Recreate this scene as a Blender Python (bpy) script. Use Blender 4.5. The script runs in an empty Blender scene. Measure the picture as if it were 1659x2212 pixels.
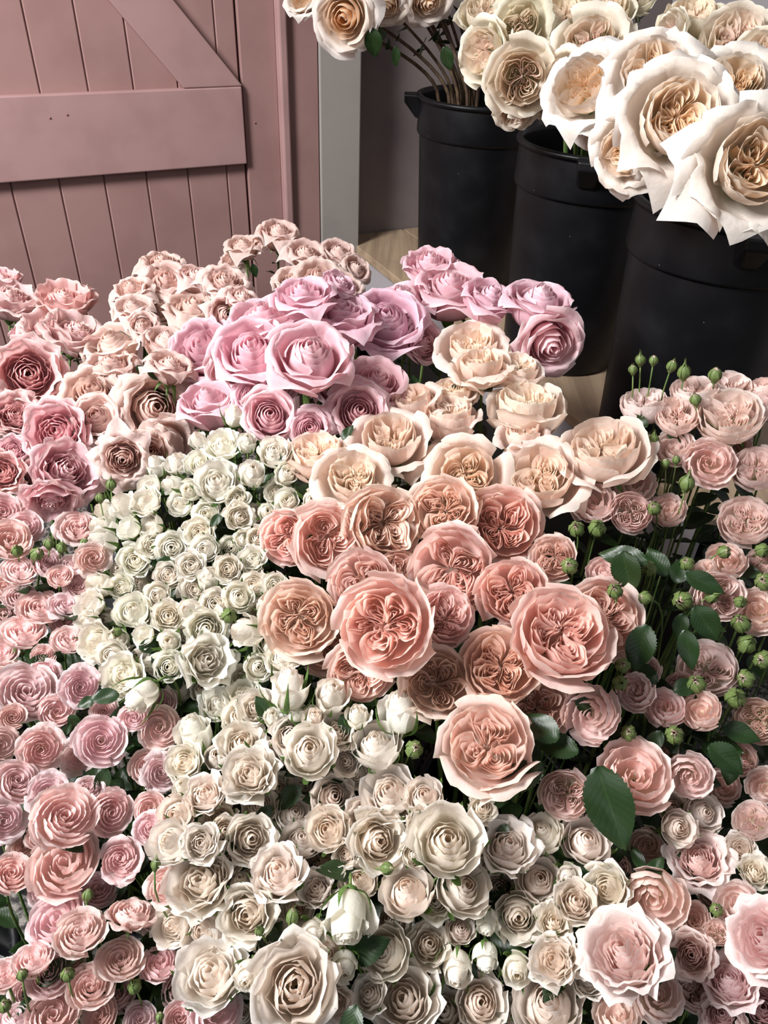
import bpy, bmesh, math, random
import numpy as np
from mathutils import Vector, Matrix, Quaternion
R = math.radians
scene = bpy.context.scene
col = scene.collection

# ------------------------------------------------------------------ camera
F = 1660.0                       # focal length in pixels of the 1659 x 2212 frame
CAM = Vector((0.0, 0.0, 1.40))
_up = -Vector((-97.0, -2144.0, -F)).normalized()       # world up, in camera axes (pitch 38 deg down, 2.6 deg roll)
_fw = (Vector((0, 0, -1)) - Vector((0, 0, -1)).dot(_up) * _up).normalized()
_rt = _fw.cross(_up)
M3 = Matrix((_rt, _fw, _up))     # camera -> world
cd = bpy.data.cameras.new('camera'); cam = bpy.data.objects.new('camera', cd); col.objects.link(cam)
cam.matrix_world = Matrix.Translation(CAM) @ M3.to_4x4()
cd.sensor_fit = 'VERTICAL'; cd.sensor_height = 36.0; cd.lens = 36.0 * F / 2212.0
cd.clip_start = 0.02; cd.clip_end = 60
scene.camera = cam

# ------------------------------------------------------------------ light
w = bpy.data.worlds.new('world'); scene.world = w; w.use_nodes = True
bg = w.node_tree.nodes['Background']; bg.inputs[0].default_value = (0.92, 0.95, 1.0, 1); bg.inputs[1].default_value = 0.15
def area(name, loc, target, sx, sy, power, colr):
    l = bpy.data.lights.new(name, 'AREA'); l.shape = 'RECTANGLE'; l.size = sx; l.size_y = sy; l.energy = power; l.color = colr
    o = bpy.data.objects.new(name, l); col.objects.link(o); o.location = loc
    o.rotation_euler = (Vector(target) - Vector(loc)).to_track_quat('-Z', 'Y').to_euler()
    return o
area('window_daylight', (-1.60, 0.15, 2.50), (0.15, 0.90, 0.75), 0.65, 0.85, 128, (1.0, 0.99, 0.985))
area('fill_light', (0.5, -1.6, 2.6), (0.2, 1.2, 0.8), 1.6, 1.2, 8, (0.93, 0.96, 1.0))  # fill light added behind the camera, not a known source
vs = scene.view_settings
vs.view_transform = 'Standard'; vs.look = 'None'; vs.gamma = 1.0; vs.use_curve_mapping = False; vs.exposure = 0.10

# ------------------------------------------------------------------ helpers
def at(px, py, d):               # a point seen at a pixel, d metres along the view axis
    return CAM + M3 @ (Vector(((px - 829.5) / F, (1106 - py) / F, -1.0)) * d)
def on_plane(px, py, p0, n):
    v = M3 @ Vector(((px - 829.5) / F, (1106 - py) / F, -1.0)); t = (p0 - CAM).dot(n) / v.dot(n)
    return CAM + v * t
def tag(o, label=None, cat=None, group=None, kind=None):
    if label: o['label'] = label
    if cat: o['category'] = cat
    if group: o['group'] = group
    if kind: o['kind'] = kind
    return o
def empty(name, loc, parent=None):
    o = bpy.data.objects.new(name, None); col.objects.link(o); o.location = loc; o.empty_display_size = 0.02
    if parent: o.parent = parent
    return o
def mesh_from(name, verts, faces, attr=None, smooth=True):
    me = bpy.data.meshes.new(name); me.from_pydata([tuple(v) for v in verts], [], faces); me.update()
    if smooth: me.polygons.foreach_set('use_smooth', [True] * len(me.polygons))
    if attr is not None:
        a = me.color_attributes.new('petal', 'FLOAT_COLOR', 'POINT')
        a.data.foreach_set('color', np.asarray(attr, dtype=np.float32).ravel())
    return me
def obj(name, me, mat=None, parent=None, color=None):
    o = bpy.data.objects.new(name, me); col.objects.link(o)
    if mat and not me.materials: me.materials.append(mat)
    if parent: o.parent = parent
    if color: o.color = color
    return o
def bm_obj(name, bm, mat, parent=None, bevel=0.0, smooth=False):
    me = bpy.data.meshes.new(name); bmesh.ops.recalc_face_normals(bm, faces=bm.faces); bm.to_mesh(me); bm.free()
    if smooth: me.polygons.foreach_set('use_smooth', [True] * len(me.polygons))
    me.materials.append(mat); o = bpy.data.objects.new(name, me); col.objects.link(o)
    if parent: o.parent = parent
    if bevel:
        m = o.modifiers.new('bevel', 'BEVEL'); m.width = bevel; m.segments = 2; m.limit_method = 'ANGLE'
    return o
def add_box(bm, o, ex, ey, ez, x0, x1, y0, y1, z0, z1):   # box in a frame with origin o
    vs_ = []
    for (x, y, z) in ((x0,y0,z0),(x1,y0,z0),(x1,y1,z0),(x0,y1,z0),(x0,y0,z1),(x1,y0,z1),(x1,y1,z1),(x0,y1,z1)):
        vs_.append(bm.verts.new(o + ex * x + ey * y + ez * z))
    for f in ((0,1,2,3),(7,6,5,4),(0,4,5,1),(1,5,6,2),(2,6,7,3),(3,7,4,0)):
        bm.faces.new([vs_[i] for i in f])
    return vs_
def tube(points, radii, seg=7):
    verts, faces = [], []
    n = len(points); prev = None
    for i, p in enumerate(points):
        t = (points[min(i + 1, n - 1)] - points[max(i - 1, 0)]).normalized()
        a = prev if prev else (Vector((1, 0, 0)) if abs(t.x) < .8 else Vector((0, 1, 0)))
        a = (a - a.dot(t) * t).normalized(); prev = a; b = t.cross(a)
        for k in range(seg):
            an = 2 * math.pi * k / seg; verts.append(p + (a * math.cos(an) + b * math.sin(an)) * radii[i])
    for i in range(n - 1):
        for k in range(seg):
            k2 = (k + 1) % seg; faces.append((i * seg + k, i * seg + k2, (i + 1) * seg + k2, (i + 1) * seg + k))
    faces.append(tuple(range(seg))[::-1]); faces.append(tuple((n - 1) * seg + k for k in range(seg)))
    return verts, faces
def bez(p0, p1, p2, p3, n):
    return [p0 * (1-t)**3 + p1 * 3*t*(1-t)**2 + p2 * 3*t*t*(1-t) + p3 * t**3 for t in [i / (n - 1) for i in range(n)]]

# ------------------------------------------------------------------ materials
def new_mat(name):
    m = bpy.data.materials.new(name); m.use_nodes = True; nt = m.node_tree; nt.nodes.clear()
    out = nt.nodes.new('ShaderNodeOutputMaterial'); return m, nt, out
def N(nt, t, **kw):
    n = nt.nodes.new(t)
    for k, v in kw.items():
        if k.startswith('i'): n.inputs[int(k[1:])].default_value = v
        else: setattr(n, k, v)
    return n
def mixc(nt, fac, a, b, blend='MIX'):
    n = nt.nodes.new('ShaderNodeMix'); n.data_type = 'RGBA'; n.blend_type = blend
    for sock, val in ((n.inputs[0], fac), (n.inputs[6], a), (n.inputs[7], b)):
        if hasattr(val, 'links') or isinstance(val, bpy.types.NodeSocket): nt.links.new(val, sock)
        else: sock.default_value = val if not isinstance(val, tuple) else (*val[:3], 1)
    return n.outputs[2]
def maprange(nt, val, a, b, c=0., d=1.):
    n = nt.nodes.new('ShaderNodeMapRange'); n.interpolation_type = 'SMOOTHSTEP'
    nt.links.new(val, n.inputs[0])
    for i, x in enumerate((a, b, c, d)): n.inputs[1 + i].default_value = x
    return n.outputs[0]
def srgb(h):
    return tuple(((int(h[i:i+2], 16) / 255 + .055) / 1.055) ** 2.4 if int(h[i:i+2], 16) > 10 else int(h[i:i+2], 16) / 255 / 12.92 for i in (0, 2, 4))
def petal_mat(name, heart, outer, rim, base, transl=0.42):
    """pigment of a variety: heart and guard petals, paler rim, greenish claw at the base"""
    m, nt, out = new_mat(name); L = nt.links.new
    at_ = N(nt, 'ShaderNodeAttribute', attribute_name='petal'); sep = N(nt, 'ShaderNodeSeparateColor'); L(at_.outputs[0], sep.inputs[0])
    v, e, t = sep.outputs
    c = mixc(nt, maprange(nt, t, 0.05, 0.95), srgb(heart), srgb(outer))
    nz = N(nt, 'ShaderNodeTexNoise', i2=2.2, i3=3.0); tc = N(nt, 'ShaderNodeTexCoord'); L(tc.outputs['Object'], nz.inputs[0])
    c = mixc(nt, maprange(nt, v, 0.45, 0.02), c, srgb(base))
    c = mixc(nt, maprange(nt, e, 0.55, 1.0, 0, .85), c, srgb(rim))
    c = mixc(nt, maprange(nt, nz.outputs[0], 0.52, 0.80, 0, .40), c, srgb(rim))
    oi = N(nt, 'ShaderNodeObjectInfo'); c = mixc(nt, 1.0, c, oi.outputs['Color'], 'MULTIPLY')
    wv = N(nt, 'ShaderNodeTexNoise', i2=9.0, i3=4.0); L(tc.outputs['Object'], wv.inputs[0])
    bp = N(nt, 'ShaderNodeBump', i0=0.5, i1=0.0012); L(wv.outputs[0], bp.inputs['Height'])
    p = N(nt, 'ShaderNodeBsdfPrincipled'); L(c, p.inputs['Base Color']); p.inputs['Roughness'].default_value = .62
    p.inputs['Specular IOR Level'].default_value = .25; L(bp.outputs[0], p.inputs['Normal'])
    tr = N(nt, 'ShaderNodeBsdfTranslucent'); tcol = mixc(nt, 1.0, c, (1.0, .96, .92), 'MULTIPLY'); L(tcol, tr.inputs[0]); L(bp.outputs[0], tr.inputs[1])
    mx = N(nt, 'ShaderNodeMixShader', i0=transl); L(p.outputs[0], mx.inputs[1]); L(tr.outputs[0], mx.inputs[2]); L(mx.outputs[0], out.inputs[0])
    return m
def simple_mat(name, colr, rough=.6, spec=.4, scale=30, var=.0, colr2=None, bump=0., coord='Object', transl=0., lo=.4, hi=.65, detail=4, objcol=False):
    m, nt, out = new_mat(name); L = nt.links.new
    tc = N(nt, 'ShaderNodeTexCoord'); nz = N(nt, 'ShaderNodeTexNoise', i2=scale, i3=float(detail)); L(tc.outputs[coord], nz.inputs[0])
    c2 = colr2 if colr2 else tuple(x * (1 - var) for x in colr)
    c = mixc(nt, maprange(nt, nz.outputs[0], lo, hi), colr, c2)
    if objcol:
        oi = N(nt, 'ShaderNodeObjectInfo'); c = mixc(nt, 1.0, c, oi.outputs['Color'], 'MULTIPLY')
    p = N(nt, 'ShaderNodeBsdfPrincipled'); L(c, p.inputs['Base Color']); p.inputs['Roughness'].default_value = rough
    p.inputs['Specular IOR Level'].default_value = spec
    if bump:
        bp = N(nt, 'ShaderNodeBump', i0=1.0, i1=bump); L(nz.outputs[0], bp.inputs['Height']); L(bp.outputs[0], p.inputs['Normal'])
    sh = p.outputs[0]
    if transl:
        tr = N(nt, 'ShaderNodeBsdfTranslucent'); L(c, tr.inputs[0]); mx = N(nt, 'ShaderNodeMixShader', i0=transl); L(sh, mx.inputs[1]); L(tr.outputs[0], mx.inputs[2]); sh = mx.outputs[0]
    L(sh, out.inputs[0]); return m

MP = {
 'lilac':  petal_mat('petal_lilac_pink', 'F5D0DA', 'F2D0D9', 'F9EBF0', 'E99FBB'),
 'dusty':  petal_mat('petal_dusty_blush', 'EBCDC5', 'ECD6D0', 'F4E8E3', 'E6D0BE'),
 'mauve':  petal_mat('petal_rose_pink', 'F2C6CE', 'F3D6DA', 'F9EEEA', 'E8BBBE'),
 'garden': petal_mat('petal_peach_pink', 'FCE5E0', 'FCEBE8', 'FDF6EC', 'F9E9DA', .5),
 'pale':   petal_mat('petal_pale_peach', 'FAEADA', 'F9EBE3', 'FBF7EC', 'F1EDD2', .48),
 'cream':  petal_mat('petal_cream', 'FAF8F1', 'F9FAF4', 'FCFCF8', 'E6EDC4', .5),
 'ivory':  petal_mat('petal_ivory_blush', 'FAF3EC', 'F9F7F3', 'FBF9F5', 'EFEDD4', .5),
 'pink':   petal_mat('petal_spray_pink', 'F9E2E5', 'FBEBEC', 'FCF4F2', 'F2ECD6', .48),
 'blush':  petal_mat('petal_spray_blush', 'F9E4E2', 'FAEEED', 'FBF5F0', 'ECECD0', .48),
 'topcream': petal_mat('petal_pale_green_blush', 'F8E4DB', 'F6F1E3', 'FAF8EC', 'DDE6B4'),
 'white':  petal_mat('petal_white', 'F6D8B0', 'F0EBE6', 'F6F4F1', 'DFE2C6'),
}
M_STEM = simple_mat('rose_stem_green', srgb('4F6A34'), .55, .4, 40, 0, srgb('6D7F45'), objcol=True)
M_WOODSTEM = simple_mat('woody_rose_stem', srgb('46352A'), .7, .3, 60, 0, srgb('5B4A34'))
M_CALYX = simple_mat('calyx_green', srgb('46672C'), .6, .35, 30, 0, srgb('6D8A48'), transl=.15)
M_BUD = simple_mat('green_bud', srgb('4A5E30'), .5, .3, 20, 0, srgb('7C8C54'))
def leaf_mat():
    m, nt, out = new_mat('rose_leaf'); L = nt.links.new
    at_ = N(nt, 'ShaderNodeAttribute', attribute_name='petal'); sep = N(nt, 'ShaderNodeSeparateColor'); L(at_.outputs[0], sep.inputs[0])
    v, e, t = sep.outputs
    # side veins run obliquely: sine of (v - 0.45|u|)
    mt = N(nt, 'ShaderNodeMath', operation='MULTIPLY_ADD', i1=-.28); L(e, mt.inputs[0]); L(v, mt.inputs[2])
    m2 = N(nt, 'ShaderNodeMath', operation='MULTIPLY', i1=60.); L(mt.outputs[0], m2.inputs[0])
    sn = N(nt, 'ShaderNodeMath', operation='SINE'); L(m2.outputs[0], sn.inputs[0])
    vein = maprange(nt, sn.outputs[0], .97, 1.0); mid = maprange(nt, e, .06, .0)
    mx_ = N(nt, 'ShaderNodeMath', operation='MAXIMUM'); L(vein, mx_.inputs[0]); L(mid, mx_.inputs[1])
    m3 = N(nt, 'ShaderNodeMath', operation='MULTIPLY', i1=.22); L(mx_.outputs[0], m3.inputs[0])
    c = mixc(nt, m3.outputs[0], srgb('1F3616'), srgb('4B6638'))
    oi = N(nt, 'ShaderNodeObjectInfo'); c = mixc(nt, 1.0, c, oi.outputs['Color'], 'MULTIPLY')
    bp = N(nt, 'ShaderNodeBump', i0=.10, i1=.0003); bp.invert = True; L(sn.outputs[0], bp.inputs['Height'])
    p = N(nt, 'ShaderNodeBsdfPrincipled'); L(c, p.inputs['Base Color']); p.inputs['Roughness'].default_value = .42; L(bp.outputs[0], p.inputs['Normal'])
    tr = N(nt, 'ShaderNodeBsdfTranslucent'); L(c, tr.inputs[0]); mx = N(nt, 'ShaderNodeMixShader', i0=.18); L(p.outputs[0], mx.inputs[1]); L(tr.outputs[0], mx.inputs[2]); L(mx.outputs[0], out.inputs[0])
    return m
M_LEAF = leaf_mat()
# ------------------------------------------------------------------ the room
Z = Vector((0, 0, 1)); az = R(62.7)
E1 = Vector((math.sin(az), math.cos(az), 0))            # along the door wall, to the right
NV = Vector((math.cos(az), -math.sin(az), 0))           # out of the door wall, into the room
SHELF = 0.62
W0 = on_plane(770, 531, Vector((0, 0, SHELF)), Z)       # foot of the pilaster on the shelf
W0g = Vector((W0.x, W0.y, 0))
def wx(px, py, off=0.0):                                # coordinates along / up the wall for a pixel
    p = on_plane(px, py, W0g + NV * off, NV) - W0g
    return p.dot(E1), p.z
M_PINK = simple_mat('dusty_pink_paint', srgb('9B7975'), .55, .35, 7, 0, srgb('94726E'), bump=.0006)
M_PINK2 = simple_mat('dusty_pink_trim_paint', srgb('A68482'), .5, .4, 9, 0, srgb('9F7D7B'), bump=.0004)
M_WHITE = simple_mat('off_white_plaster_lit', srgb('9B9590'), .8, .2, 5, 0, srgb('918B87'), bump=.0008)  # whitish pilaster, its lit look against the wall put into the paint
M_GREY = simple_mat('warm_grey_plaster_unlit', srgb('7E7472'), .85, .15, 4, 0, srgb('756B6C'), bump=.0008)  # mauve-grey wall, painted darker as the unlit face beside the pilaster
M_PALEWALL = simple_mat('pale_grey_plaster', srgb('A39EA1'), .85, .15, 4, 0, srgb('999497'), bump=.0008)
def wood_mat():
    m, nt, out = new_mat('pale_pine_board'); L = nt.links.new
    tc = N(nt, 'ShaderNodeTexCoord'); mp = N(nt, 'ShaderNodeMapping'); L(tc.outputs['Object'], mp.inputs[0])
    mp.inputs['Rotation'].default_value = (0, 0, -math.atan2(-NV.x, NV.y) ); mp.inputs['Scale'].default_value = (22, 1.4, 22)
    nz = N(nt, 'ShaderNodeTexNoise', i2=2.0, i3=6.0); L(mp.outputs[0], nz.inputs[0])
    c = mixc(nt, maprange(nt, nz.outputs[0], .35, .7), srgb('AD967C'), srgb('8F7A64'))
    n2 = N(nt, 'ShaderNodeTexNoise', i2=6.0, i3=2.0); L(tc.outputs['Object'], n2.inputs[0])
    c = mixc(nt, maprange(nt, n2.outputs[0], .5, .75, 0, .35), c, srgb('7F6F60'))
    p = N(nt, 'ShaderNodeBsdfPrincipled'); L(c, p.inputs['Base Color']); p.inputs['Roughness'].default_value = .6; L(p.outputs[0], out.inputs[0]); return m
M_WOOD = wood_mat()
def stone_mat():
    m, nt, out = new_mat('rough_grey_paving'); L = nt.links.new
    tc = N(nt, 'ShaderNodeTexCoord'); vo = N(nt, 'ShaderNodeTexVoronoi', i2=170.0); L(tc.outputs['Object'], vo.inputs[0])
    nz = N(nt, 'ShaderNodeTexNoise', i2=90.0, i3=6.0); L(tc.outputs['Object'], nz.inputs[0])
    c = mixc(nt, maprange(nt, nz.outputs[0], .38, .66), srgb('2E2C2B'), srgb('8E8882'))
    bp = N(nt, 'ShaderNodeBump', i0=1.0, i1=.006); L(nz.outputs[0], bp.inputs['Height'])
    p = N(nt, 'ShaderNodeBsdfPrincipled'); L(c, p.inputs['Base Color']); p.inputs['Roughness'].default_value = .85; L(bp.outputs[0], p.inputs['Normal']); L(p.outputs[0], out.inputs[0]); return m
bm = bmesh.new(); add_box(bm, Vector((0, 0, 0)), Vector((1, 0, 0)), Vector((0, 1, 0)), Z, -3.2, 3.0, -2.5, 5, -.1, 0)
tag(bm_obj('floor', bm, stone_mat()), kind='structure')

# back wall with an opening for the door; pilaster; right wall
CX = wx(1449, 20, -.10)[0]                              # the room corner
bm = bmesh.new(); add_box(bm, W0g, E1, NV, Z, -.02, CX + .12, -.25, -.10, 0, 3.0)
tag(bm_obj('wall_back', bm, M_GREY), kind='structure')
bm = bmesh.new(); add_box(bm, W0g, E1, NV, Z, CX, CX + .12, -.10, 3.6, 0, 3.0)
tag(bm_obj('wall_right', bm, M_PALEWALL), kind='structure')
PL = wx(692, 300, 0)[0]; PR = wx(779, 300, 0)[0]
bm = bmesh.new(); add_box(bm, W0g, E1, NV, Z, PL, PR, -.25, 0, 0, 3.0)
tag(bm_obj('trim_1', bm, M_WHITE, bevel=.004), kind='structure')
# pink door frame: flat board, rounded strip, inner board
F0 = wx(530, 270, 0)[0]; S0 = wx(606, 100, .02)[0]; S1 = wx(630, 250, .02)[0]
bm = bmesh.new(); add_box(bm, W0g, E1, NV, Z, S1, PL - .002, -.06, -.004, 0, 3.0)
tag(bm_obj('trim_2', bm, M_PINK, bevel=.002), kind='structure')
bm = bmesh.new(); add_box(bm, W0g, E1, NV, Z, S0, S1, -.06, .012, 0, 3.0)
tag(bm_obj('trim_3', bm, M_PINK2, bevel=.005), kind='structure')
bm = bmesh.new(); add_box(bm, W0g, E1, NV, Z, F0 + .004, S0, -.06, -.016, 0, 3.0)
tag(bm_obj('trim_4', bm, M_PINK, bevel=.002), kind='structure')
bm = bmesh.new(); add_box(bm, W0g, E1, NV, Z, -3.2, PL, -.25, -.07, 0, 3.0)
tag(bm_obj('wall_left', bm, M_PINK), kind='structure')
# the ledged and braced plank door
DOOR = W0g + NV * -.045
door = tag(empty('door_1', DOOR + E1 * F0), kind='structure')
def to_door(bm, name, mat, bevel):
    o = bm_obj(name, bm, mat, None, bevel); o.parent = door; o.matrix_parent_inverse = Matrix.Translation(-door.location); return o
grooves = [wx(px, 450, -.03)[0] for px in (36, 140, 236, 326, 414, 496)]
pw = sum(grooves[i + 1] - grooves[i] for i in range(5)) / 5
gs = [grooves[0] - pw * k for k in range(8, 0, -1)] + grooves
bm = bmesh.new(); g = .0022
edges = gs + [F0]
for a, b in zip(edges[:-1], edges[1:]):                 # tongued boards with V grooves between them
    vs_ = []
    for z in (0.02, 2.25):
        for (x, y) in ((a + g*.2, 0), (a + g*.2, .016), (a + g*1.6, .020), (b - g*1.6, .020), (b - g*.2, .016), (b - g*.2, 0)):
            vs_.append(bm.verts.new(DOOR + E1 * x + NV * y + Z * z))
    for k in range(6):
        k2 = (k + 1) % 6; bm.faces.new([vs_[k], vs_[k2], vs_[6 + k2], vs_[6 + k]])
    bm.faces.new(vs_[:6][::-1]); bm.faces.new(vs_[6:])
add_box(bm, DOOR, E1, NV, Z, gs[0], F0, -.004, .004, .02, 2.25)
to_door(bm, 'plank_panel', M_PINK, 0)
zt = wx(260, 194, -.025)[1]; zb = wx(260, 370, -.025)[1]; 
RX = wx(524, 185, -.0)[0]
bm = bmesh.new(); add_box(bm, DOOR, E1, NV, Z, gs[0], F0 - .002, .020, .044, zb, zt)
to_door(bm, 'mid_rail', M_PINK2, .003)
# diagonal brace
a0 = wx(396, 188, -.01); a1 = wx(523, 184, -.01); b0 = wx(235, 0, -.01); b1 = wx(375, 0, -.01)
bm = bmesh.new(); zt2 = zt + .0006
def ext(a, b, k): return (b[0] + (b[0] - a[0]) * k, b[1] + (b[1] - a[1]) * k)
c0 = ext(a0, b0, 2.2); c1 = ext(a1, b1, 2.2)
pts = [(a0[0], zt2), (a1[0], zt2), c1, c0]; vs_ = []
for y in (.020, .042):
    for p in pts: vs_.append(bm.verts.new(DOOR + E1 * p[0] + NV * y + Z * p[1]))
for f in ((0,1,2,3),(7,6,5,4),(0,4,5,1),(1,5,6,2),(2,6,7,3),(3,7,4,0)): bm.faces.new([vs_[i] for i in f])
to_door(bm, 'diagonal_brace', M_PINK2, .003)
bm = bmesh.new()
for px, py in ((145, 248), (555, 268), (108, 255)):
    x, z = wx(px, py, -.0); c = DOOR + E1 * x + NV * (.044 if px < 500 else .029) + Z * z
    bmesh.ops.create_uvsphere(bm, u_segments=8, v_segments=5, radius=.0028, matrix=Matrix.Translation(c))
to_door(bm, 'nail_head', simple_mat('painted_nail', srgb('8A5F5E')), 0)

# wooden shelf the black buckets stand on
shelf = tag(empty('wooden_shelf', (W0.x, W0.y, SHELF)), 'pale pine shelf of long boards carrying the three black buckets', 'shelf')
inv = Matrix.Translation(-shelf.location)
def to_shelf(name, bm, mat, bevel=.002):
    o = bm_obj(name, bm, mat, None, bevel); o.parent = shelf; o.matrix_parent_inverse = inv; return o
T = Vector((W0.x, W0.y, SHELF))
xs = [(0, .20, 0.), (.206, .41, .0), (.416, CX - .006, 0.)]
for a, b, dz in xs:
    bm = bmesh.new(); add_box(bm, T, E1, NV, Z, a, b, -.095, 1.44, -.024 + dz, dz); to_shelf('board', bm, M_WOOD)
bm = bmesh.new(); add_box(bm, T, E1, NV, Z, .012, .03, -.09, 1.42, -.15, -.0245); to_shelf('apron', bm, M_PALEWALL)
bm = bmesh.new(); add_box(bm, T, E1, NV, Z, .06, .075, -.09, 1.42, -SHELF, -.0245); to_shelf('shade_side_panel', bm, simple_mat('under_shelf_shade', srgb('1E1C1B')))  # near-black panel added for the shade in the recess under the shelf
bm = bmesh.new(); add_box(bm, T, E1, NV, Z, .076, CX - .01, 1.39, 1.405, -SHELF, -.0245); to_shelf('shade_end_panel', bm, simple_mat('under_shelf_shade_end', srgb('1E1C1B')))  # matching near-black panel, added for the shade below the near end
for (x, y) in ((.08, .02), (.08, 1.33), (CX - .06, .02), (CX - .06, 1.33)):
    bm = bmesh.new(); add_box(bm, T, E1, NV, Z, x, x + .045, y, y + .045, -SHELF, -.0245); to_shelf('leg', bm, M_WOOD)

# ------------------------------------------------------------------ buckets
def bucket_mat(name, a, b):
    m, nt, out = new_mat(name); L = nt.links.new
    tc = N(nt, 'ShaderNodeTexCoord'); nz = N(nt, 'ShaderNodeTexNoise', i2=14.0, i3=5.0); L(tc.outputs['Object'], nz.inputs[0])
    c = mixc(nt, maprange(nt, nz.outputs[0], .45, .8), a, b)
    vo = N(nt, 'ShaderNodeTexVoronoi', i2=48.0); L(tc.outputs['Object'], vo.inputs[0])
    sp = maprange(nt, vo.outputs[0], .045, .02); n3 = N(nt, 'ShaderNodeTexNoise', i2=7.0); L(tc.outputs['Object'], n3.inputs[0])
    gate = maprange(nt, n3.outputs[0], .52, .6); mu = N(nt, 'ShaderNodeMath', operation='MULTIPLY'); L(sp, mu.inputs[0]); L(gate, mu.inputs[1])
    c = mixc(nt, mu.outputs[0], c, srgb('8A857E'))
    p = N(nt, 'ShaderNodeBsdfPrincipled'); L(c, p.inputs['Base Color'])
    rr = maprange(nt, nz.outputs[0], .3, .7, .36, .5); L(rr, p.inputs['Roughness']); p.inputs['Specular IOR Level'].default_value = .3; L(p.outputs[0], out.inputs[0]); return m
M_BUCKET = bucket_mat('black_plastic', srgb('0E0E11'), srgb('151518'))
M_BUCKG = bucket_mat('grey_plastic', srgb('5C5C60'), srgb('6A6A6E'))
M_WATER = simple_mat('bucket_water', (0.012, 0.014, 0.012), .05, .5)
M_DUST = simple_mat('dried_petal_flake', srgb('B8B2AA'))
def lathe_mesh(name, prof, seg=56):
    verts, faces = [], []
    for r, z in prof:
        for k in range(seg): a = 2 * math.pi * k / seg; verts.append((r * math.cos(a), r * math.sin(a), z))
    for i in range(len(prof) - 1):
        for k in range(seg):
            k2 = (k + 1) % seg; faces.append((i*seg+k, i*seg+k2, (i+1)*seg+k2, (i+1)*seg+k))
    faces.append(tuple(range(seg))[::-1]); faces.append(tuple((len(prof) - 1) * seg + k for k in range(seg)))
    return mesh_from(name, verts, faces)
def bucket_meshes(r, h, hc):
    rb = r * .85; rc = rb + (r - rb) * (1 - hc / h) * 1.0; t = .0035
    prof = [(rb * .96, 0), (rb, .006)]
    for k in range(1, 6): prof.append((rb + (rc - rb) * k / 6, .006 + (h - hc - .006) * k / 6))
    prof += [(rc, h - hc - .003), (rc, h - hc), (rc + .0055, h - hc + .001), (rc + .007, h - hc + .005), (r + .001, h - .014), (r + .001, h - .010), (r + .007, h - .009), (r + .009, h - .004), (r + .007, h), (r - t, h), (r - t - .001, h - .01)]
    prof += [(rb - t + (r - rb) * .55, h * .55), (rb - t + (r - rb) * .3, h * .32)]
    return lathe_mesh('bucket_body', prof)
MB_TALL = bucket_meshes(.150, .45, .085); MB_LOW = bucket_meshes(.120, .30, .05)
def ear_mesh(r, h):
    bm = bmesh.new()
    pr = [(r - .004, -.026, h), (r + .034, -.020, h), (r + .034, .020, h), (r - .004, .026, h), (r - .006, -.022, h - .05), (r + .004, -.012, h - .052), (r + .004, .012, h - .052), (r - .006, .022, h - .05),
          (r + .034, -.020, h - .016), (r + .034, .020, h - .016)]
    v = [bm.verts.new(p) for p in pr]
    for f in ((0,1,2,3), (0,4,5,8,1), (3,2,9,6,7), (1,8,9,2), (8,5,6,9), (4,7,6,5), (0,3,7,4)): bm.faces.new([v[i] for i in f])
    bmesh.ops.recalc_face_normals(bm, faces=bm.faces); me = bpy.data.meshes.new('ear'); bm.to_mesh(me); bm.free(); return me
ME_EAR = ear_mesh(.153, .448)
def disc_mesh(r, z):
    return mesh_from('water', [(r * math.cos(2*math.pi*k/40), r * math.sin(2*math.pi*k/40), z) for k in range(40)], [tuple(range(40))], smooth=False)
MW_TALL = disc_mesh(.134, .22); MW_LOW = disc_mesh(.1010, .13)
def bucket(x, y, z, big, label, mat, ear=None, group=None, marks=False):
    b = tag(empty('flower_bucket', (x, y, z)), label, 'bucket', group)
    obj('body', MB_TALL if big else MB_LOW, None, b); b.children[0].data.materials.clear() if False else None
    body = b.children[0]
    if not body.data.materials: body.data.materials.append(mat)
    body.material_slots[0].link = 'OBJECT'; body.material_slots[0].material = mat
    obj('water', MW_TALL if big else MW_LOW, M_WATER, b)
    if ear is not None:
        for k in (0, 1):
            e = obj('handle_lug', ME_EAR, M_BUCKET, b); e.rotation_euler = (0, 0, ear + math.pi * k)
            if not e.modifiers:
                md = e.modifiers.new('bevel', 'BEVEL'); md.width = .003; md.segments = 2
    return b
BK = []
for (px, py, d, lab, ear) in ((1044, 186, 1.83, 'tall black plastic flower bucket at the back, beside the white pilaster', R(180)),
                         (1293, 296, 1.50, 'tall black plastic flower bucket in the middle of the shelf row', R(255)),
                         (1592, 436, 1.20, 'tall black plastic flower bucket nearest to us at the right edge', R(262))):
    p = at(px, py, d); BK.append(bucket(p.x, p.y, SHELF + .0005, True, lab, M_BUCKET, ear, 'tall black buckets on the shelf'))
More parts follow.
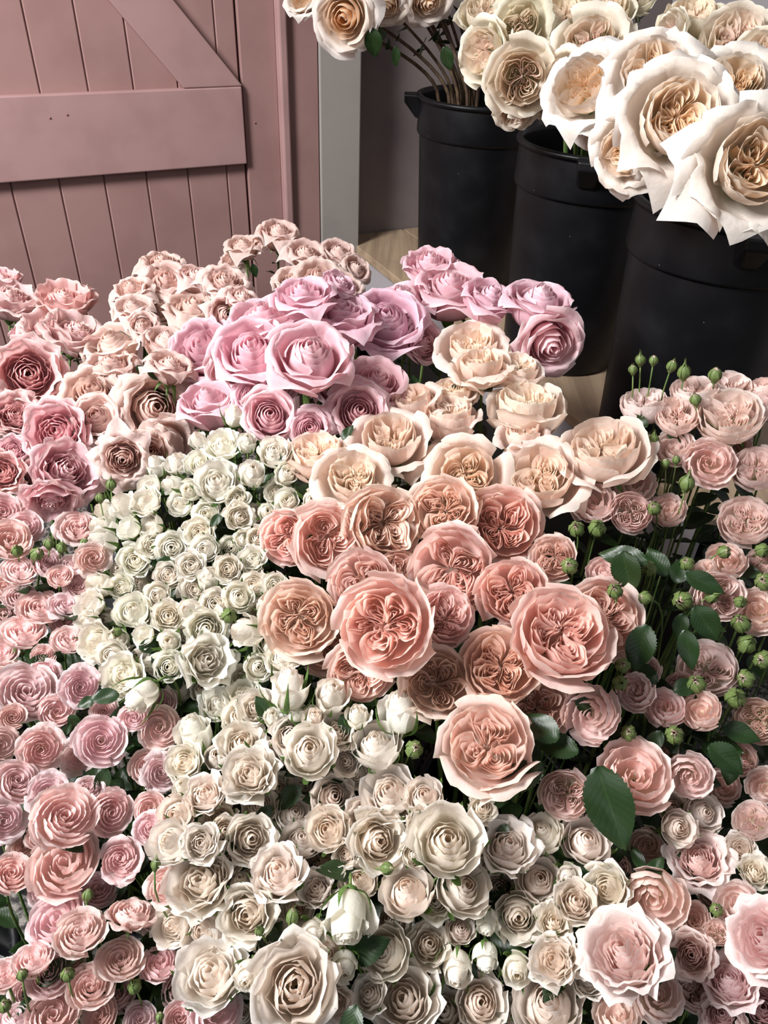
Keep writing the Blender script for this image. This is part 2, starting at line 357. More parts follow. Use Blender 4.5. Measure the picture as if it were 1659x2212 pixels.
# two pale curved flakes stuck on the nearest bucket
for px, py, s in ((1464, 509, .007), (1506, 509, .009)):
    b = BK[2]; axis = Vector((b.location.x, b.location.y, 0)); ray = (M3 @ Vector(((px - 829.5) / F, (1106 - py) / F, -1)))
    for k in range(200):
        t = .6 + k * .005; q = CAM + ray * t; rr_ = math.hypot(q.x - axis.x, q.y - axis.y); h_ = q.z - SHELF
        if rr_ < .1275 + .0225 * min(1, max(0, h_ / .45)) + .0012: break
    out_ = Vector((q.x - axis.x, q.y - axis.y, 0)).normalized(); side = Z.cross(out_)
    pts = [q + Z * (s * math.cos(a)) + side * (s * .35 * math.sin(a)) for a in [i * math.pi / 6 for i in range(7)]]
    v_, f_ = tube(pts, [.0004, .0008, .001, .001, .001, .0008, .0004], 6)
    o = obj('petal_flake', mesh_from('petal_flake', v_, f_), M_DUST, b); o.matrix_parent_inverse = Matrix.Translation(-b.location); o['label'] = 'pale curved flake stuck to the bucket'
# ------------------------------------------------------------------ flower meshes (unit size: the open bloom is about 2 across)
class MB:
    def __init__(s): s.v, s.f, s.a = [], [], []
    def grid(s, P, A, nu, nv):
        o = len(s.v); s.v += P; s.a += A
        for j in range(nv - 1):
            for i in range(nu - 1):
                s.f.append((o + j*nu + i, o + j*nu + i + 1, o + (j+1)*nu + i + 1, o + (j+1)*nu + i))
    def mesh(s, name): return mesh_from(name, s.v, s.f, s.a)
def cb(p, t):
    a = (1-t)**3; b = 3*t*(1-t)**2; c = 3*t*t*(1-t); d = t**3
    return (a*p[0][0]+b*p[1][0]+c*p[2][0]+d*p[3][0], a*p[0][1]+b*p[1][1]+c*p[2][1]+d*p[3][1])
def petal(mb, rng, phi, prof, width, t, nu=11, nv=9, spiral=.06, wave=.02, rnd=.18, side=.0, point=.0, lip=.0, maxang=2.3, flat=.0, off=(0, 0)):
    """one petal wrapped round the axis: prof is a bezier in (radius, height); side folds the edges back; point makes a tip"""
    P, A = [], []; ph1, ph2, k1 = rng.uniform(0, 6.3), rng.uniform(0, 6.3), rng.uniform(3, 5.5)
    notch = rng.uniform(0, .05); tl = rng.uniform(-.10, .10)
    for j in range(nv):
        v = j / (nv - 1)
        for i in range(nu):
            u = -1 + 2 * i / (nu - 1); au = abs(u)
            vm = 1 - rnd * au ** 2.6 + point * max(0, 1 - au * 2.0) ** 1.5 - notch * max(0, 1 - au * 4) + tl * u * .5
            ve = v * vm
            r, z = cb(prof, min(ve, 1.06))
            wl = width * (.30 + .70 * math.sin(min(1, (ve * .80 + .14)) * math.pi * .62))
            rr = max(r, .06); ang = min(wl / rr, maxang)
            # ripple, edge fold and lip
            r2 = r * (1 + spiral * u) + wave * ve ** 2 * (math.sin(k1 * u * 1.7 + ph1) + .6 * math.sin(k1 * 3.1 * u + ph2) * ve)
            z2 = z
            f = max(0, au - .45) / .55
            r2 += side * .55 * f ** 2 * ve ** 2; z2 -= side * .62 * f ** 2 * ve ** 2
            lf = max(0, ve - .78) / .22
            r2 += lip * .5 * lf ** 1.6; z2 -= lip * .55 * lf ** 2.2 * (1 - .4 * au)
            z2 += wave * .8 * ve ** 3 * math.sin(k1 * 2.2 * u + ph2)
            a = phi + u * ang
            x, y = r2 * math.cos(a), r2 * math.sin(a)
            if flat:      # flatten towards the tangent plane
                cx, cy = math.cos(phi), math.sin(phi); rad = x * cx + y * cy; x += (r2 - rad) * cx * flat; y += (r2 - rad) * cy * flat
            P.append((x + off[0] * ve, y + off[1] * ve, z2))
            A.append((ve, max(v ** 9, (au ** 12) * (.3 + .7 * v)), t, 1))
    mb.grid(P, A, nu, nv)
def tea_rose(seed, openness=.6, n_in=12, n_out=9, res=(13, 10), reflex=.5, frilly=.018, high=.42, width_k=1.0, point=.10):
    """high-centred rose: a spiral heart and big reflexed guard petals -> (heart mesh, [petal meshes])"""
    rng = random.Random(seed); hb = MB(); outs = []
    N_ = n_in + n_out; ph = rng.uniform(0, 6.3)
    for i in range(N_):
        t = i / (N_ - 1); ph += 2.3999 + rng.uniform(-.22, .22)
        if i < n_in:
            s = (i + .6) / n_in
            rt = .045 + .58 * openness * s ** 1.1 + .12 * s; zt = high - .04 - (.22 + .10 * openness) * s ** 1.6 + rng.uniform(-.02, .02)
            bul = .12 + .50 * s ** .8
            prof = ((.03, -.62), (bul, -.60), (bul * 1.05 + .02, zt - .30), (rt, zt))
            petal(hb, rng, ph, prof, (.22 + .52 * s) * width_k, .0 + .62 * s, res[0], res[1], .10, frilly * (.35 + s), .12, .10 * s * reflex, 0, .12 * s, 2.6)
        else:
            s = (i - n_in) / max(1, n_out - 1); mb = MB()
            rt = .58 + .30 * s * (.6 + .4 * openness) + .10 * openness; zt = .34 - .34 * s * openness + rng.uniform(-.05, .05)
            bul = .60 + .14 * s
            prof = ((.05, -.66), (bul + .06, -.66), (bul + .02 + .1 * s, zt - .12 - .10 * (1 - s)), (rt, zt))
            petal(mb, rng, ph, prof, (.74 + .12 * s) * width_k, .66 + .34 * s, res[0] + 2, res[1] + 2, .05, frilly * 1.5, .14, reflex * (.34 + .30 * s) * rng.uniform(.7, 1.2), point, reflex * (.34 + .34 * s), 1.5, .12)
            outs.append(mb.mesh('petal'))
    return hb.mesh('rose_heart'), outs
def rosette(seed, n_in=26, n_out=7, res=(10, 8), cup=.5, frilly=.03, ball=.5, out_lip=.25):
    """many-petalled round spray rose"""
    frilly *= .5; rng = random.Random(seed); hb = MB(); outs = []; ph = rng.uniform(0, 6.3)
    ox, oy = rng.uniform(-.06, .06), rng.uniform(-.06, .06)
    for i in range(n_in):
        s = (i + .7) / n_in; ph += 2.3999 + rng.uniform(-.3, .3)
        rt = .03 + .80 * s ** .85; zt = .12 + cup * .34 * s ** 1.2 + rng.uniform(-.03, .03) - (.20 * s ** 4 if s > .6 else 0)
        bul = min(rt * (.9 + ball * .5) + .06, .92)
        prof = ((.03, -.50), (bul * .85, -.52), (bul * 1.06, zt - .36), (rt, zt))
        petal(hb, rng, ph, prof, (.16 + .36 * s) * rng.uniform(.8, 1.15), .7 * s, res[0], res[1], .12, frilly * (.5 + s * .6), .14, .05, 0, .10, 2.2, 0, (ox * (1 - s), oy * (1 - s)))
    for i in range(n_out):
        s = i / (n_out - 1); ph += 2.3999 + rng.uniform(-.2, .2); mb = MB()
        rt = .90 + .12 * s; zt = .18 - .34 * s * (1 - ball * .5) + rng.uniform(-.05, .05); bul = .80 + .1 * s
        prof = ((.05, -.64), (bul, -.68), (bul + .12, zt - .30), (rt, zt))
        petal(mb, rng, ph, prof, .58, .75 + .25 * s, res[0] + 2, res[1] + 1, .05, frilly * 1.1, .16, out_lip * rng.uniform(.3, .9), .04, out_lip * rng.uniform(.4, 1.1), 1.3, .05)
        outs.append(mb.mesh('petal'))
    return hb.mesh('rose_heart'), outs
def quartered(seed, sectors=4, layers=6, n_ring=9, n_out=7, res=(12, 9), depth=.34, guard=.0, frilly=.018, reflex=.3, point=.0, inner=.66):
    """English garden rose: folded petals packed in quarters inside a deep cup"""
    rng = random.Random(seed); hb = MB(); outs = []
    wp = [rng.uniform(0, 6.3) for _ in range(4)]
    cuts = sorted(rng.uniform(-.5, .5) + 2 * math.pi * k / sectors for k in range(sectors)); rot = rng.uniform(0, 6.3)
    for q in range(sectors):
        a0 = cuts[q] + rot; a1 = (cuts[(q + 1) % sectors] + (2 * math.pi if q == sectors - 1 else 0)) + rot
        ac = (a0 + a1) / 2; hw = (a1 - a0) / 2; swirl = rng.uniform(-.5, .5)
        for k in range(layers):
            kk = k / layers; rho = inner * (1.03 - .74 * kk) * rng.uniform(.93, 1.04); da = hw * (.97 - .80 * kk)
            ph1, ph2 = rng.uniform(0, 6.3), rng.uniform(0, 6.3); ns, nh = 29, 6; P, A = [], []
            zt0 = -.02 - depth * .10 + rng.uniform(-.03, .03)
            for j in range(nh):
                h = j / (nh - 1)
                for i in range(ns):
                    s = -1 + 2 * i / (ns - 1); as_ = abs(s)
                    rad = rho * (1 - as_ ** 2.4 * (.93 - .25 * kk)) + .03
                    ang = ac + math.copysign(min(1, as_ * 1.45) ** 1.1, s) * da * (1 - .35 * as_ ** 6) + swirl * (1 - rad / inner) * .8
                    wob = frilly * (math.sin(5.2 * s + ph1) + .75 * math.sin(11.5 * s + ph2)) * (.4 + .6 * h)
                    r2 = rad + wob * 1.1; an = ang + wob * .8 / max(rad, .15)
                    ztop = zt0 + depth * (rad / inner) ** 1.7 + .055 * math.sin(8 * s + ph2)
                    lean = (h - 1) * .10
                    cx, cy = rho * .45 * math.cos(ac), rho * .45 * math.sin(ac)
                    x, y = r2 * math.cos(an), r2 * math.sin(an)
                    x += (cx - x) * (-lean) * 1.2; y += (cy - y) * (-lean) * 1.2
                    if h > .7: x += (x - cx) * (h - .7) * .10; y += (y - cy) * (h - .7) * .10
                    x, y = x + .055 * math.sin(5 * y + wp[0]) + .028 * math.sin(12 * x + 9 * y + wp[1]), y + .055 * math.sin(5.5 * x + wp[2]) + .028 * math.sin(11 * x - 10 * y + wp[3])
                    P.append((x, y, -.30 + (ztop + .30) * h)); A.append((h, h ** 8, .05 + .5 * rad / inner, 1))
            hb.grid(P, A, ns, nh)
    for k in range(10):                         # stray folded petals between the quarters
        c_ = rng.uniform(0, 6.3); rr = rng.uniform(.05, inner * .75); ax_, ay_ = rr * math.cos(c_), rr * math.sin(c_); th = c_ + rng.uniform(-1.2, 1.2); ll = rng.uniform(.14, .28); ph1 = rng.uniform(0, 6.3); P, A = [], []
        for j in range(5):
            h = j / 4
            for i in range(13):
                s = -1 + i / 6; lx = s * ll; ly = .16 * ll * 4 * s * s * .35 + frilly * 1.2 * math.sin(6 * s + ph1) * h - .06 * h
                x = ax_ + lx * math.cos(th) - ly * math.sin(th); y = ay_ + lx * math.sin(th) + ly * math.cos(th); zz = -.06 + depth * (min(1, math.hypot(x, y) / inner)) ** 1.7 - .10 * s * s
                P.append((x, y, -.28 + (zz + .28) * h)); A.append((h, h ** 8, .2, 1))
        hb.grid(P, A, 13, 5)
    ph = rng.uniform(0, 6.3)
    for i in range(n_ring):                     # close cup of petals round the quarters
        s = i / n_ring; ph += 2.3999 + rng.uniform(-.2, .2); rt = inner + .03 + .20 * s; zt = .22 + depth * .30 + .06 * math.sin(i * 2.1) - .05 * s
        prof = ((.04, -.58), (rt * .95, -.60), (rt * 1.14, zt - .30), (rt * .98, zt))
        petal(hb, rng, ph, prof, .56, .5 + .25 * s, res[0], res[1], .07, frilly * 1.1, .10, .04, 0, .06, 1.6)
    for i in range(n_out):
        s = i / max(1, n_out - 1); ph += 2.3999 + rng.uniform(-.2, .2); mb = MB()
        rt = .84 + .13 * s + guard * .16; zt = .30 - .24 * s - guard * .12 + rng.uniform(-.05, .05); bul = .80 + .08 * s
        prof = ((.05, -.68), (bul, -.74), (bul + .14, zt - .30), (rt, zt))
        petal(mb, rng, ph, prof, .66 + .1 * guard, .78 + .22 * s, res[0] + 1, res[1] + 1, .05, frilly * 1.1, .13, reflex * rng.uniform(.4, 1.1) * (1 + guard), point, reflex * rng.uniform(.5, 1.2) * (1 + guard), 1.35, .1)
        outs.append(mb.mesh('petal'))
    return hb.mesh('rose_heart'), outs
def half_bud(seed, n=9, res=(10, 9), opening=.35):
    """half-open pointed bud, taller than wide"""
    rng = random.Random(seed); hb = MB(); outs = []; ph = rng.uniform(0, 6.3)
    for i in range(n + 3):
        s = (i + .5) / (n + 3); ph += 2.3999 + rng.uniform(-.2, .2); o = i >= n
        rt = .05 + opening * s ** 1.2 + (.22 * (i - n + 1) / 3 if o else 0); zt = .72 - .22 * s + rng.uniform(-.03, .03) - (.14 if o else 0); bul = .22 + .42 * s
        prof = ((.05, -.80), (bul * 1.15, -.80), (bul * 1.05, zt - .55), (rt, zt))
        mb = MB() if o else hb
        petal(mb, rng, ph, prof, .28 + .52 * s, .8 * s + .1, res[0], res[1], .10, .015 + .02 * s, .14, .25 * s if o else .05, .05, .30 if o else .08, 2.4)
        if o: outs.append(mb.mesh('petal'))
    return hb.mesh('rose_heart'), outs
def calyx_mesh(seed, r=.20, L=.75, droop=.3, z0=-.66, hug=0):
    """green hip with five pointed sepals"""
    rng = random.Random(seed); V, Fc, A = [], [], []
    prof = [(.055, z0 - .26), (.10, z0 - .22), (r * .82, z0 - .12), (r * .86, z0 - .04), (r * .7, z0 + .03)]
    for r_, z in prof:
        for k in range(10): a = k * math.pi / 5; V.append((r_ * math.cos(a), r_ * math.sin(a), z)); A.append((0, 0, 0, 1))
    for i in range(4):
        for k in range(10): k2 = (k + 1) % 10; Fc.append((i*10+k, i*10+k2, (i+1)*10+k2, (i+1)*10+k))
    for q in range(5):
        a = q * 2 * math.pi / 5 + rng.uniform(-.15, .15); ll = L * rng.uniform(.8, 1.2); dr = droop * rng.uniform(.3, 1.7); o = len(V); n = 8
        for j in range(n):
            t = j / (n - 1); w_ = .13 * (math.sin(math.pi * min(1, .18 + .82 * t)) ** .8) * (1 - .55 * t) + .004
            rad = r * .6 + ll * (t * .80) * (1 - .15 * t); zz = z0 + .02 + ll * (.55 * t - dr * 1.6 * t * t) 
            if hug: rad = r * .6 + (hug * L / .9 * (1 + dr * .25) - r * .6) * math.sin(min(1, t * 1.05) * math.pi / 2) ** .8; zz = z0 + .0 + ll * 1.05 * t ** 1.5 - dr * .1 * t
            for k, u in enumerate((-1, 0, 1)):
                x = rad + (.02 if k == 1 else 0); y = u * w_
                V.append((x * math.cos(a) - y * math.sin(a), x * math.sin(a) + y * math.cos(a), zz - (.03 if k == 1 else 0) * (1 - t))); A.append((t, 0, 0, 1))
        for j in range(n - 1):
            for k in range(2): Fc.append((o + j*3 + k, o + j*3 + k + 1, o + (j+1)*3 + k + 1, o + (j+1)*3 + k))
    return mesh_from('calyx', V, Fc, A)
def green_bud_mesh(seed, tip=.5):
    """closed round bud: five sepals clasped over it and drawn to a twisted tip; returns (sepals, peeping petals)"""
    rng = random.Random(seed); V, Fc, A = [], [], []
    prof = [(.12, -1.02), (.22, -.98), (.30, -.90), (.27, -.80), (.36, -.72)]
    for i in range(9): t = i / 8; an = -.9 + t * 2.3; prof.append((.62 * math.cos(an) * (1 if an < 0 else 1 - .10 * an), -.08 + .70 * math.sin(an)))
    for r_, z in prof:
        for k in range(20):
            a = k * math.pi / 10; rr = r_ * (1 + .035 * math.cos(5 * a) * (1 if z > -.7 else 0)); V.append((rr * math.cos(a), rr * math.sin(a), z)); A.append((max(0, z), 0, 0, 1))
    n = len(prof)
    for i in range(n - 1):
        for k in range(20): k2 = (k + 1) % 20; Fc.append((i*20+k, i*20+k2, (i+1)*20+k2, (i+1)*20+k))
    for q in range(5):
        a = q * 2 * math.pi / 5 + rng.uniform(-.1, .1); o = len(V); ll = tip * rng.uniform(.6, 1.3); bend = rng.uniform(-.1, .35)
        for j in range(10):
            t = j / 9; an = -.7 + t * 2.15
            if t < .8: rad = .645 * math.cos(an) * (1 if an < 0 else 1 - .10 * an) + .012; zz = -.08 + .72 * math.sin(an)
            else: s = (t - .8) / .2; rad = .09 + bend * s * .6; zz = .60 + ll * s
            w_ = .30 * math.sin(math.pi * min(1, .2 + .8 * t)) * (1 - .45 * t) + .006
            for k, u in enumerate((-1, 0, 1)):
                x = rad * (1.03 if k == 1 else .99); y = u * w_
                V.append((x * math.cos(a) - y * math.sin(a), x * math.sin(a) + y * math.cos(a), zz)); A.append((t, 0, 0, 1))
        for j in range(9):
            for k in range(2): Fc.append((o + j*3 + k, o + j*3 + k + 1, o + (j+1)*3 + k + 1, o + (j+1)*3 + k))
    me = mesh_from('bud', V, Fc, A)
    hb = MB()
    for k in range(7):
        ph = k * 2.4; rt = .06 + .03 * k; prof_ = ((.05, -.3), (.52, -.2), (.50, .3), (rt, .72 - .02 * k))
        petal(hb, rng, ph, prof_, .3, .1 + .08 * k, 7, 6, .1, .03, .1)
    return me, hb.mesh('petal_tip')
def leaf_mesh(seed, wk=.62):
    """serrated ovate rose leaflet, stalk at the origin, 1 long along +Y"""
    rng = random.Random(seed); V, Fc, A = [], [], []; n = 34; curl = rng.uniform(.05, .35); fold = rng.uniform(.12, .3); tw = rng.uniform(-.3, .3)
    for j in range(n):
        t = j / (n - 1); w_ = wk * .5 * (math.sin(math.pi * t ** .86) ** .75) * (1 - .18 * t)
        ser = 1 + (.045 if j % 2 else -.04)
        for k in range(7):
            u = -1 + k / 3; s = ser if abs(u) > .99 else 1
            x = u * w_ * s; y = t + (-.02 if (abs(u) > .99 and j % 2) else 0); z = abs(u) * w_ * fold - curl * t * t * .6 + .02 * math.sin(9 * t + 3 * u) + tw * x * t
            V.append((x, y, z)); A.append((t, abs(u), 0, 1))
    for j in range(n - 1):
        for k in range(6): Fc.append((j*7+k, j*7+k+1, (j+1)*7+k+1, (j+1)*7+k))
    return mesh_from('leaf', V, Fc, A)

KINDS = {
 'tea':    [tea_rose(11, .55), tea_rose(12, .8, reflex=.55), tea_rose(13, .35, high=.5), tea_rose(14, .7, frilly=.03, reflex=.4), tea_rose(15, .95, n_in=17, reflex=.6, high=.34)],
 'dusty':  [tea_rose(21, .75, reflex=.75, frilly=.03, point=.16), tea_rose(22, .5, reflex=.7, frilly=.022, point=.14), tea_rose(23, .95, n_in=18, reflex=.85, frilly=.035, point=.18), tea_rose(24, .35, reflex=.6, frilly=.02)],
 'frilly': [tea_rose(31, .95, n_in=20, n_out=9, reflex=.45, frilly=.045, high=.30, point=.0), tea_rose(32, .8, n_in=18, reflex=.4, frilly=.04, high=.28, point=0), tea_rose(33, 1., n_in=22, n_out=10, reflex=.5, frilly=.05, high=.24, point=0)],
 'garden': [quartered(41, 4, 6), quartered(42, 3, 7), quartered(43, 5, 5), quartered(44, 4, 7, depth=.42), quartered(45, 3, 6, depth=.28, reflex=.45)],
 'cup':    [quartered(51, 4, 5, guard=.35, inner=.56, depth=.2), quartered(52, 3, 5, guard=.5, inner=.54, depth=.16, reflex=.4), quartered(53, 5, 4, guard=.2, inner=.56, depth=.24)],
 'ohara':  [quartered(61, 3, 5, n_out=9, guard=.5, inner=.52, depth=.26, reflex=.40, point=.14, frilly=.022, n_ring=13), quartered(62, 4, 5, n_out=9, guard=.45, inner=.50, depth=.22, reflex=.44, point=.16, frilly=.022, n_ring=13), quartered(63, 3, 6, n_out=8, guard=.45, inner=.54, depth=.3, reflex=.40, point=.14, frilly=.025, n_ring=12)],
 'spray':  [tea_rose(71, .5, 11, 6, (10, 8), .16, .03, .40, 1.1, .03), tea_rose(72, .75, 12, 7, (10, 8), .22, .04, .30, 1.1, .02), tea_rose(73, .35, 10, 6, (10, 8), .14, .03, .46, 1.1, .04), tea_rose(74, .9, 13, 7, (10, 8), .25, .06, .24, 1.1, 0), tea_rose(75, .6, 11, 7, (10, 8), .32, .05, .34, 1.15, .04)],
 'ball':   [rosette(81), rosette(82, 30, cup=.3, frilly=.035), rosette(83, 23, cup=.7, ball=.8), rosette(84, 27, cup=.45, frilly=.045, out_lip=.5), rosette(85, 24, cup=.15, ball=.3, out_lip=.6)],
 'globe':  [rosette(86, 22, 6, cup=.9, ball=.9, out_lip=.08, frilly=.04), rosette(87, 25, 6, cup=.7, ball=1., out_lip=.05, frilly=.035), quartered(88, 4, 5, depth=.3, reflex=.08, n_ring=10), rosette(89, 24, 7, cup=1., ball=.8, out_lip=.2, frilly=.045), quartered(90, 3, 6, depth=.25, reflex=.15, n_ring=9)],
 'bud':    [half_bud(91), half_bud(92, opening=.28), half_bud(93, opening=.48)],
}
CALYX = [calyx_mesh(1, L=.62, droop=.42), calyx_mesh(2, droop=.30, L=.6), calyx_mesh(3, droop=.8, L=.75)]
CALYX_BUD = [calyx_mesh(4, .30, 1.0, .2, -.80, .70), calyx_mesh(5, .30, 1.15, .5, -.80, .68)]
CALYX_HUG = [calyx_mesh(7, .26, .85, .3, -.66, .92), calyx_mesh(8, .26, .75, .8, -.66, 1.0), calyx_mesh(9, .26, .95, .2, -.66, .86)]
GBUD = [green_bud_mesh(6, .35), green_bud_mesh(7, .8), green_bud_mesh(8, .15)]
LEAVES = [leaf_mesh(1), leaf_mesh(2, .70), leaf_mesh(3, .54)]
